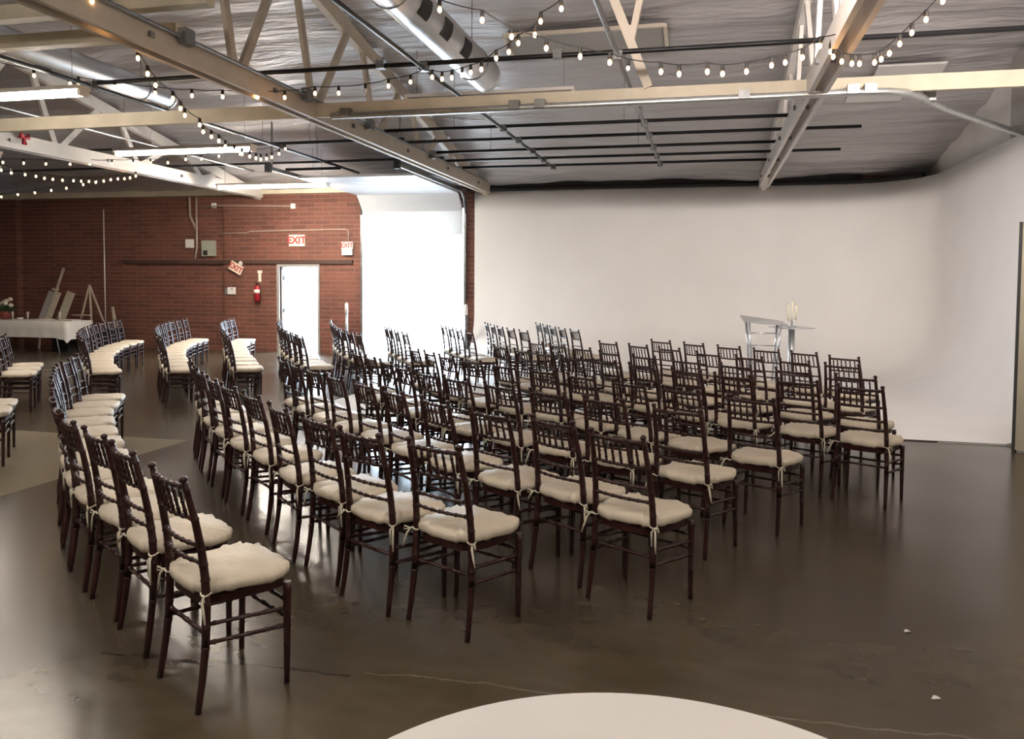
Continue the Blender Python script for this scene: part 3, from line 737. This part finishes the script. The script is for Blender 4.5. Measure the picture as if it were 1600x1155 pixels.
for x, lb in ((-16.05, 'Slim glass standing beside the flower pot on the long table'), (-15.62, 'Slim glass in front of the leaning board on the table'), (-14.72, 'Slim glass near the bare end of the white table')):
    g_ = thing('candle_glass', lb, 'glass', (x, 15.35, TZ), group='slim glasses on the long table')
    bm = B(); tube(bm, [(0, 0, 0), (0, 0, .012), (0, 0, .03), (0, 0, .07), (0, 0, .2)], [.035, .035, .008, .022, .032], 10); obj('goblet', bm, M['glass'], g_)
b_ = thing('bowl', 'Little white bowl between two slim glasses on the table', 'bowl', (-15.78, 15.3, TZ))
bm = B(); tube(bm, [(0, 0, 0), (0, 0, .02), (0, 0, .06)], [.03, .05, .075], 14); obj('vessel', bm, M['plastic'], b_)
for x, y, lb, w in ((-15.25, 15.4, 'Flat white tray at the foot of the leaning board', .22), (-14.55, 15.45, 'Flat white tray near the end of the long table', .18)):
    bm = B(); box(bm, -w, w, -.12, .12, 0, .025); box(bm, -w - .02, w + .02, -.14, .14, .025, .03); tag(obj('tray', bm, M['plastic'], None, loc=(x, y, TZ)), lb, 'tray', 'trays on the long table')
# studio easel with boards, A-frame easel, stick
ea = thing('studio_easel', 'Tall pale easel with a slanting mast behind the long table', 'easel', (-15.75, 16.3, 0))
bm = B(); bar(bm, (-.4, 0, .4), (.17, .1, 1.99), .05, .03, up=(0, 1, 0)); obj('mast', bm, M['easel'], ea)
bm = B(); box(bm, -.10, .02, .0, .1, 1.44, 1.49); obj('clamp', bm, M['easel'], ea)
for s in (-1, 1):
    bm = B(); bar(bm, (-.42 + s * .05, 0, .5), (s * .32 - .1, s * .1, 0), .045, .03, up=(0, 1, 0)); obj('leg', bm, M['easel'], ea)
for dx, m, lb in ((-.52, M['pilaster'], 'Grey board leaning behind the pale one on the easel'), (-.34, M['easel'], 'Pale narrow board leaning against the tall easel'), (.02, M['board'], 'Olive grey board leaning beside the easel mast')):
    w = .15 if dx > -.5 and dx < 0 else .22
    bm = B(); bar(bm, (-.14, 0, 0), (.06, .12, .66), w, .02, up=(0, 1, 0))
    tag(obj('canvas_board', bm, m, None, loc=(-15.35 + dx + .42, 15.72 + (.02 if dx < -.5 else 0), .746)), lb, 'board', 'boards leaning at the easel')
e2 = thing('display_easel', 'Pale three legged easel standing empty behind the table end', 'easel', (-14.75, 16.25, 0))
for a in ((-.36, -.1), (.2, -.1), (.32, .45)):
    bm = B(); bar(bm, (a[0], a[1], 0), (.03, .02, 1.58), .035, .03, up=(0, 1, 0)); obj('leg', bm, M['easel'], e2)
bm = B(); box(bm, -.36, .16, -.14, -.08, .83, .86); obj('ledge', bm, M['easel'], e2)
bm = B(); bar(bm, (.1, 0, 0), (-.25, .2, 1.05), .06, .03, up=(0, 1, 0)); tag(obj('wooden_stick', bm, M['easel'], None, loc=(-13.85, 16.1, 0)), 'Pale wooden stick leaning against the brick behind the chairs', 'stick')
for x, y, w, h, lb in ((-14.9, 15.7, .22, .3, 'Dark bin under the covered end of the long table'), (-13.85, 15.9, .25, .52, 'Dark crate beside the end of the long table')):
    b_ = thing('storage_bin', lb, 'bin', (x, y, 0), group='dark bins by the long table')
    onebox('tub', (-w, w, -.18, .18, 0, h), M['bin'], b_); onebox('rim', (-w - .015, w + .015, -.195, .195, h, h + .03), M['bin'], b_)

# ------------------------------------------------------------------ lectern, round pedestal table, candles
le = thing('lectern', 'Silver framed clear lectern with a sloping top on the studio floor', 'lectern', (.79, 11.6, .012), 0.1)
bm = B(); v = [bm.verts.new(p) for p in ((-.30, -.19, 1.15), (.30, -.19, 1.10), (.30, .22, 1.14), (-.30, .22, 1.22))]
w = [bm.verts.new(p.co + Vector((0, 0, .015))) for p in v]
bm.faces.new(v); bm.faces.new(w)
for i in range(4): bm.faces.new([v[i], v[(i + 1) % 4], w[(i + 1) % 4], w[i]])
obj('reading_top', bm, M['acryl'], le)
for sx in (-1, 1):
    for sy in (-1, 1):
        xt = sx * .22; bm = B()
        tube(bm, [(xt, sy * .15, 1.14), (sx * .19, sy * .13, .8), (sx * .16, sy * .12, .3), (sx * .19, sy * .15, 0)], .016, 8); obj('leg', bm, M['acryl'], le)
for z in (.98, .80, .55, .28):
    k = .19 if z > .7 else .17
    for sx in (-1, 1):
        bm = B(); tube(bm, [(sx * k, -.13, z), (sx * k, .13, z)], .010, 6); obj('rung', bm, M['acryl'], le)
    bm = B(); tube(bm, [(-k, .12, z), (k, .12, z)], .008, 6); obj('rung', bm, M['acryl'], le)
ct_ = thing('pedestal_table', 'Tall round glass topped table with silver column beside the lectern', 'table', (1.19, 11.75, .012))
bm = B(); tube(bm, [(0, 0, 1.062), (0, 0, 1.074)], .32, 36); obj('tabletop', bm, M['acryl'], ct_)
bm = B(); tube(bm, [(0, 0, .03), (0, 0, 1.062)], [.045, .045], 16); obj('column', bm, M['galv'], ct_)
bm = B(); tube(bm, [(0, 0, 0), (0, 0, .02), (0, 0, .04)], [.22, .22, .06], 28); obj('base', bm, M['galv'], ct_)
ch = thing('candelabra', 'Small clear stand for three candles on the round table', 'candle holder', (1.19, 11.75, 1.088))
bm = B(); tube(bm, [(0, 0, 0), (0, 0, .01), (0, 0, .02), (0, 0, .10)], [.075, .075, .015, .012], 14); obj('stem', bm, M['acryl'], ch)
bm = B(); tube(bm, [(-.06, 0, .105), (-.03, 0, .085), (0, 0, .09), (.03, 0, .085), (.06, 0, .105)], .008, 6); obj('arms', bm, M['acryl'], ch)
for dx, z0, h, lb in ((-.055, 1.197, .215, 'Ivory candle on the lectern side of the three'), (0, 1.190, .265, 'Tallest ivory candle, in the middle of the three'), (.055, 1.197, .20, 'Ivory candle on the far side of the three from the lectern')):
    c_ = thing('candle', lb, 'candle', (1.19 + dx, 11.75, z0), group='candles on the round table')
    bm = B(); tube(bm, [(0, 0, 0), (0, 0, h)], .013, 10); obj('wax', bm, M['wax'], c_)
    bm = B(); tube(bm, [(0, 0, h), (0, 0, h + .02)], .002, 5); obj('wick', bm, M['black'], c_)

# folding flat at the edge of the studio
vf = thing('studio_flat', 'Tall khaki panel with black edges standing at the end of the cove', 'panel', (3.11, 8.86, 0), -.55)
onebox('face', (.0, 1.2, -.045, .0, .02, 2.33), M['panel'], vf)
onebox('edge', (-.03, .0, -.05, .02, 0, 2.335), M['black'], vf)
onebox('back', (.0, 1.2, .0, .015, .02, 2.33), M['black'], vf)

# round table in front of the viewer
rt = thing('round_table', 'White round table top cut by the bottom edge of the photo', 'table', (-.07, 1.10, 0))
bm = B(); tube(bm, [(0, 0, .70), (0, 0, .702), (0, 0, .732), (0, 0, .74)], [.64, .655, .66, .652], 96); obj('tabletop', bm, M['tabletop'], rt)
bm = B(); tube(bm, [(0, 0, .69), (0, 0, .70)], .5, 48); obj('apron', bm, M['metalleg'], rt)
for a in range(4):
    an = PI / 4 + a * PI / 2; bm = B(); tube(bm, [(.42 * math.cos(an), .42 * math.sin(an), .69), (.5 * math.cos(an), .5 * math.sin(an), 0)], .016, 8); obj('leg', bm, M['metalleg'], rt)
for x, y, lb, s in ((.97, 4.03, 'Tiny crumpled paper scrap alone on the dark floor', .016), (.93, 3.39, 'Flat torn paper scrap on the floor beyond the round table', .018)):
    bm = B(); v = [bm.verts.new(p) for p in ((-s, -s * .6, .002), (s * 1.2, -s * .4, .006), (s * .9, s, .002), (-s * .3, s * .5, .010), (0, 0, s * .8))]
    for q in ((0, 1, 4), (1, 2, 4), (2, 3, 4), (3, 0, 4), (3, 2, 1, 0)): bm.faces.new([v[i] for i in q])
    tag(obj('paper_scrap', bm, M['paper'], None, loc=(x, y, 0.001)), lb, 'litter', 'paper scraps on the floor')

# ------------------------------------------------------------------ the chairs
CH = .915
def post_path(s, n=1):
    key = [(0, .196, -.212), (.12, .192, -.192), (.25, .188, -.176), (.42, .183, -.168), (.52, .180, -.171), (.62, .176, -.181), (.75, .170, -.203), (.90, .163, -.238)]
    return [Vector((s * x, y, z)) for z, x, y in key]
def at_post(s, z):
    p = post_path(s)
    for a, b in zip(p, p[1:]):
        if a.z <= z <= b.z: return a.lerp(b, (z - a.z) / (b.z - a.z))
    return p[-1]
def rear_leg(s, n):
    bm = B()
    P, R = ringed(post_path(s), lambda f: .0118 + .0052 * math.sin(PI * min(max(f * .92 + .05, 0), 1)), [.27, .355, .46, .565, .63, .70, .835, .97])
    e = P[-1]; P += [e + Vector((0, -.001, .004)), e + Vector((0, -.003, .010)), e + Vector((0, -.005, .017)), e + Vector((0, -.006, .025)), e + Vector((0, -.006, .029))]
    R += [.009, .0155, .0175, .013, .004]
    tube(bm, P, R, n); return bm
def front_leg(s, n):
    bm = B(); P, R = ringed([(s * .205, .160, .425), (s * .211, .152, 0)], lambda f: .0175 - .0055 * f, [.06, .27, .44, .62])
    tube(bm, P, R, n); return bm
def curved_rail(bm, z, r, n, bow=.022, rings=7):
    a = at_post(-1, z); b = at_post(1, z)
    pts = [a.lerp(b, i / 10) + Vector((0, -bow * 4 * (i / 10) * (1 - i / 10), 0)) for i in range(11)]
    P, R = ringed(pts, lambda f: r, [(i + .5) / rings for i in range(rings)], bead=.0028, half=.006)
    tube(bm, P, R, n)
def rail_pt(z, f, bow=.022):
    return at_post(-1, z).lerp(at_post(1, z), f) + Vector((0, -bow * 4 * f * (1 - f), 0))
def spindle(bm, f, n):
    a = rail_pt(.758, f); b = rail_pt(.880, f)
    P, R = ringed([a, b], lambda t: .0068, [.2, .5, .8], bead=.0025, half=.006); tube(bm, P, R, n)
def stretcher(bm, a, b, n, rings=5, r=.0088):
    P, R = ringed([a, b], lambda t: r, [(i + .5) / rings for i in range(rings)], bead=.0028, half=.007); tube(bm, P, R, n)
def fl_at(s, z): return Vector((s * .211, .152, 0)).lerp(Vector((s * .205, .160, .425)), z / .425)
def seat_outline(k, grow=0.0):
    """rounded trapezoid, k = 0..1 around"""
    a = 2 * PI * k; c, s = math.cos(a), math.sin(a); e = .52
    x = math.copysign(abs(c) ** e, c); y = math.copysign(abs(s) ** e, s)
    w = .1985 + .0165 * y
    return Vector((x * (w + grow), .002 + y * (.186 + grow)))
def seat_bm(n):
    bm = B(); R = []
    for g_, z in ((-.012, .400), (0, .406), (0, .440), (-.008, .447)):
        R.append([bm.verts.new((*seat_outline(i / n, g_), z)) for i in range(n)])
    for a, b in zip(R, R[1:]):
        for i in range(n): bm.faces.new([a[i], a[(i + 1) % n], b[(i + 1) % n], b[i]])
    bm.faces.new(R[0][::-1]); bm.faces.new(R[-1]); return bm
def cushion_bm(n, seed, wr=1.0):
    rg = random.Random(seed); bm = B(); R = []
    ph = [rg.random() * 6.3 for _ in range(8)]
    prof = [(.95, .446), (1.03, .445), (1.085, .453), (1.10, .470), (1.085, .484), (1.03, .493), (.93, .499), (.76, .505), (.55, .510), (.3, .513), (.1, .514)]
    for s, z in prof:
        ring = []
        for i in range(n):
            k = i / n; p = seat_outline(k)
            edge = max(0, 1 - abs(s - 1.06) / .25)
            w = (math.sin(2 * PI * k * 17 + ph[0]) + .8 * math.sin(2 * PI * k * 29 + ph[1]) + .7 * math.sin(2 * PI * k * 7 + ph[2])) * wr
            # corners are pulled in by the ties at the rear
            q = p * s * (1 + .012 * edge * w)
            dz = .0045 * edge * w + .0042 * math.sin(p.x * s * 21 + ph[3]) * math.sin(p.y * s * 17 + ph[4]) * wr
            ring.append(bm.verts.new((q.x, q.y, z + dz)))
        R.append(ring)
    for a, b in zip(R, R[1:]):
        for i in range(n): bm.faces.new([a[i], a[(i + 1) % n], b[(i + 1) % n], b[i]]).smooth = True
    c = bm.verts.new((0, 0, .5145)); t = R[-1]
    for i in range(n): bm.faces.new([t[i], t[(i + 1) % n], c]).smooth = True
    bm.faces.new(R[0][::-1]); return bm
def tie_bm(s, seed, n=6):
    rg = random.Random(seed); bm = B(); p = at_post(s, .455)
    loop = [(p.x + .020 * math.cos(a), p.y + .020 * math.sin(a), .456 + .004 * math.sin(2 * a)) for a in [2 * PI * i / 12 for i in range(13)]]
    tube(bm, loop, .0042, n, .8)
    tube(bm, [(p.x - s * .02, p.y + .03, .462), (p.x - s * .012, p.y + .012, .459), (p.x, p.y - .020, .456)], .0045, n)
    k = Vector((p.x + s * (.014 + .012 * rg.random()), p.y - .018, .454)); sphere(bm, k, .007, 6)
    L1 = .04 + rg.random() * .09; L2 = .03 + rg.random() * .07
    sw = (rg.random() - .3) * .05
    tube(bm, [k, k + Vector((s * .012, -.010, -.02)), k + Vector((s * (.014 + sw * .6), -.008, -L1 * .6)), k + Vector((s * (.018 + sw), -.006, -L1))], [.004, .0058, .0058, .004], n, .3)
    if rg.random() > .35: tube(bm, [k, k + Vector((-s * .010, -.010, -.018)), k + Vector((-s * .008, -.010, -L2))], [.004, .0055, .004], n, .3)
    if rg.random() > .5: tube(bm, [k, k + Vector((s * .03, -.012, .010)), k + Vector((s * .036, -.012, -.010)), k], .0035, n)
    return bm

def make_chair(detail):
    """returns a list of (part name, mesh, sub-part list)"""
    n = 10 if detail else 7; keep = []
    def mk(name, bm, m, smooth=False):
        o = obj(name, bm, m, None, smooth); me = o.data; bpy.data.objects.remove(o); return me
    parts = [('seat', mk('seat', seat_bm(40 if detail else 24), M['wood']))]
    for s in (-1, 1):
        parts.append(('leg', mk('leg', rear_leg(s, n), M['wood']))); parts.append(('leg', mk('leg', front_leg(s, n), M['wood'])))
    if detail:
        bm = B(); curved_rail(bm, .885, .0105, n); parts.append(('top_rail', mk('top_rail', bm, M['wood'])))
        for z in (.756, .648, .578):
            bm = B(); curved_rail(bm, z, .0085, n); parts.append(('crosspiece', mk('crosspiece', bm, M['wood'])))
        for i in range(6):
            bm = B(); spindle(bm, (i + 1) / 7, 8); parts.append(('spindle', mk('spindle', bm, M['wood'])))
    else:
        bm = B(); curved_rail(bm, .885, .0105, 6)
        for z in (.756, .648, .578): curved_rail(bm, z, .0085, 6)
        for i in range(6): spindle(bm, (i + 1) / 7, 5)
        parts.append(('backrest', mk('backrest', bm, M['wood'])))
    S = []
    for s in (-1, 1):
        S.append((at_post(s, .335), fl_at(s, .315))); S.append((at_post(s, .262), fl_at(s, .242)))
    S.append((fl_at(-1, .345), fl_at(1, .345))); S.append((fl_at(-1, .275), fl_at(1, .275)))
    S.append((at_post(-1, .300), at_post(1, .300)))
    if detail:
        for a, b in S:
            bm = B(); stretcher(bm, a, b, 8); parts.append(('stretcher', mk('stretcher', bm, M['wood'])))
    else:
        bm = B()
        for a, b in S: stretcher(bm, a, b, 6, 3)
        parts.append(('stretchers', mk('stretchers', bm, M['wood'])))
    cush = []
    for v in range(4 if detail else 2):
        cm = mk('cushion', cushion_bm(84 if detail else 40, v + 3, 1.0 if detail else .7), M['cushion'], True)
        ties = [mk('tie', tie_bm(s, v * 2 + (s > 0) + 20, 6 if detail else 4), M['tie']) for s in (-1, 1)]
        cush.append((cm, ties))
    return parts, cush
PROTO = {True: make_chair(True), False: make_chair(False)}

def chair(mid, yaw, label, group, detail, variant):
    """mid = floor point under the middle of the back's top; yaw turns the sitter's right-hand direction"""
    fx, fy = -math.sin(yaw), math.cos(yaw)
    z = .012 if mid[1] + .24 * fy > 9.3 and mid[0] > -5.1 else 0
    t = thing('chiavari_chair', label, 'chair', (mid[0] + .238 * fx, mid[1] + .238 * fy, z), yaw, group)
    parts, cush = PROTO[detail]
    for nm_, me in parts:
        o = bpy.data.objects.new(nm_, me); C.objects.link(o); o.parent = t
    cm, ties = cush[variant % len(cush)]
    o = bpy.data.objects.new('cushion', cm); C.objects.link(o); o.parent = t
    for tm in ties:
        q = bpy.data.objects.new('tie', tm); C.objects.link(q); q.parent = o
    return t

N = [
 [(-2.07,2.675),(-2.575,3.025),(-2.975,3.305),(-3.405,3.595),(-3.77,3.90),(-4.17,4.28),(-4.53,4.65),(-4.9,5.02),(-5.25,5.4),(-5.61,5.80),(-5.9,6.21),(-6.2,6.64)],
 [(-1.25,3.48),(-1.715,3.665),(-2.13,3.99),(-2.54,4.285),(-2.985,4.705),(-3.395,5.055),(-3.79,5.425),(-4.2,5.85),(-4.55,6.25),(-4.88,6.65)],
 [(-.435,3.95),(-.835,4.285),(-1.255,4.46),(-1.72,4.81),(-2.15,5.15),(-2.55,5.51),(-2.95,5.84),(-3.35,6.22),(-3.73,6.59),(-4.08,6.98)],
 [(-.17,4.88),(-.66,5.17),(-1.09,5.41),(-1.52,5.68),(-1.96,6.0),(-2.33,6.3),(-2.7,6.69),(-3.04,7.1),(-3.36,7.45),(-3.70,7.85)],
 [(.30,5.47),(-.18,5.81),(-.59,6.11),(-1.02,6.46),(-1.42,6.79),(-1.85,7.1),(-2.27,7.42),(-2.66,7.8),(-2.98,8.16),(-3.31,8.55)],
 [(1.15,6.35),(.72,6.6),(.22,6.86),(-.17,7.15),(-.60,7.5),(-1.0,7.82),(-1.38,8.11),(-1.73,8.43),(-2.08,8.78),(-2.43,9.14)],
 [(1.24,7.07),(.77,7.45),(.28,7.75),(-.2,8.1),(-.65,8.45),(-1.07,8.80),(-1.44,9.16),(-1.8,9.5),(-2.15,9.86)],
 [(1.29,8.08),(.88,8.36),(.45,8.70),(.02,9.05),(-.43,9.45),(-.83,9.80),(-1.25,10.16)],
 [(1.45,8.95),(1.08,9.31),(.69,9.60),(.27,9.93),(-.16,10.31),(-.60,10.68)],
]
F = [
 [(-8.82,8.17),(-9.17,8.58),(-9.52,8.98)],
 [(-7.96,8.67),(-8.35,9.05),(-8.73,9.42),(-9.1,9.85),(-9.45,10.25),(-9.8,10.7),(-10.15,11.2),(-10.5,11.7),(-10.8,12.2),(-11.05,12.7),(-11.3,13.2)],
 [(-7.15,9.15),(-7.52,9.55),(-7.88,9.97),(-8.23,10.4),(-8.58,10.83),(-8.9,11.27),(-9.22,11.72),(-9.5,12.17),(-9.76,12.62),(-10.0,13.07),(-10.2,13.53),(-10.4,14.0)],
 [(-6.4,9.55),(-6.76,10.02),(-7.1,10.5),(-7.45,10.97),(-7.8,11.43),(-8.12,11.9),(-8.45,12.36),(-8.76,12.84),(-9.05,13.32),(-9.3,13.8),(-9.5,14.28)],
 [(-5.6,10.05),(-5.92,10.45),(-6.25,10.87),(-6.58,11.3),(-6.9,11.74),(-7.2,12.2),(-7.5,12.66),(-7.78,13.13),(-8.04,13.61),(-8.3,14.1)],
 [(-5.0,10.65),(-5.34,11.08),(-5.68,11.54),(-6.0,12.0),(-6.3,12.5),(-6.6,13.0),(-6.88,13.5),(-7.15,14.0),(-7.4,14.5)],
 [(-4.42,11.03),(-4.75,11.5),(-5.06,12.0),(-5.33,12.45)],
 [(-3.62,11.72),(-3.95,12.2),(-4.24,12.65),(-4.52,13.1)],
 [(-2.87,12.23),(-3.2,12.7),(-3.51,13.17),(-3.80,13.72),(-4.08,14.3)],
 [(-2.12,12.72),(-2.40,13.1),(-2.66,13.6),(-2.90,14.1),(-3.15,14.65)],
]
ORD = 'first second third fourth fifth sixth seventh eighth ninth tenth eleventh twelfth'.split()
def yaws(row):
    out = []
    for i in range(len(row)):
        a = row[max(i - 1, 0)]; b = row[min(i + 1, len(row) - 1)]
        out.append(math.atan2(a[1] - b[1], a[0] - b[0]))
    return out
rg = random.Random(11); cnt = 0
FIRST = ['Dark chair with rumpled ivory cushion, standing alone at the end nearest the viewer',
 'Dark chair with creased ivory cushion, end of the second row before the aisle floor',
 'Dark chair with smooth ivory cushion, end of the third row over open floor']
YAW0 = [-.559, -.429, -.519, -.50, -.50, -.4875, -.50, -.55, -.62]
for r, row in enumerate(N):
    ya = yaws(row); ya[0] = YAW0[r]
    for i, (p, y) in enumerate(zip(row, ya)):
        lab = 'Dark wood chair, %s from the open end of the %s row in the near block' % (ORD[i], ORD[r])
        if i == 0: lab = 'Dark wood chair at the open end of the %s row in the near block' % ORD[r]
        chair(p, y + rg.uniform(-.04, .04) * (i > 0), lab, 'chairs of the near block', math.hypot(*p) < 7.0, cnt); cnt += 1
for r, row in enumerate(F):
    ya = yaws(row)
    for i, (p, y) in enumerate(zip(row, ya)):
        lab = 'Dark wood chair, %s from the aisle in the %s row beyond the aisle' % (ORD[i], ORD[r])
        chair(p, y + rg.uniform(-.04, .04), lab, 'chairs beyond the aisle', False, cnt); cnt += 1
for i, (p, y) in enumerate((((-6.92, 6.03), -.87), ((-6.57, 5.64), -.86))):
    chair(p, y, ('Dark chair half cut off by the photo edge, outside the first near row', 'Dark chair barely showing at the photo edge, toward the viewer from another cut chair')[i], 'chairs cut off by the photo edge', False, cnt); cnt += 1

# ------------------------------------------------------------------ daylight, camera
w = bpy.data.worlds.new('daylight'); sc.world = w; w.use_nodes = True
nt = w.node_tree; bg = nt.nodes['Background']
bg.inputs['Color'].default_value = (0.70, 0.85, 1.0, 1); bg.inputs['Strength'].default_value = 10.5
def portal(x0, x1, z0, z1):
    l = bpy.data.lights.new('door_portal', 'AREA'); l.shape = 'RECTANGLE'; l.size = x1 - x0; l.size_y = z1 - z0; l.cycles.is_portal = True
    o = bpy.data.objects.new('door_portal', l); C.objects.link(o); o.location = ((x0 + x1) / 2, YB + .32, (z0 + z1) / 2); o.rotation_euler = (-PI / 2, 0, 0)
portal(DX0, DX1, 0, DZ); portal(GX0, GX1, 0, 2.85)

f_, cx, cy, yaw, pitch, roll, Hc = 1222.5234, 824.7667, 502.5372, -0.2248498, 0.0472159, -0.0072239, 1.66714
cyw, syw, cp, sp = math.cos(yaw), math.sin(yaw), math.cos(pitch), math.sin(pitch)
fw = Vector((syw * cp, cyw * cp, -sp)); rt_ = Vector((cyw, -syw, 0)); dn = fw.cross(rt_)
c, s = math.cos(roll), math.sin(roll)
r2 = c * rt_ + s * dn; d2 = -s * rt_ + c * dn
cam = bpy.data.cameras.new('camera'); co = bpy.data.objects.new('camera', cam); C.objects.link(co)
co.matrix_world = Matrix(((r2.x, -d2.x, -fw.x, 0), (r2.y, -d2.y, -fw.y, 0), (r2.z, -d2.z, -fw.z, Hc), (0, 0, 0, 1)))
cam.sensor_fit = 'HORIZONTAL'; cam.sensor_width = 36; cam.lens = f_ / 1600 * 36
cam.shift_x = (800 - cx) / 1600; cam.shift_y = (cy - 577.5) / 1600
cam.clip_start = .05; cam.clip_end = 200
sc.camera = co
sc.view_settings.view_transform = 'Standard'; sc.view_settings.look = 'None'; sc.view_settings.exposure = 1.75; sc.view_settings.gamma = 1.0
sc.view_settings.use_curve_mapping = False
sc.cycles.use_denoising = True
sc.cycles.max_bounces = 8; sc.cycles.diffuse_bounces = 5; sc.cycles.glossy_bounces = 4
sc.cycles.sample_clamp_indirect = 4.0
sc.cycles.caustics_reflective = False; sc.cycles.caustics_refractive = False
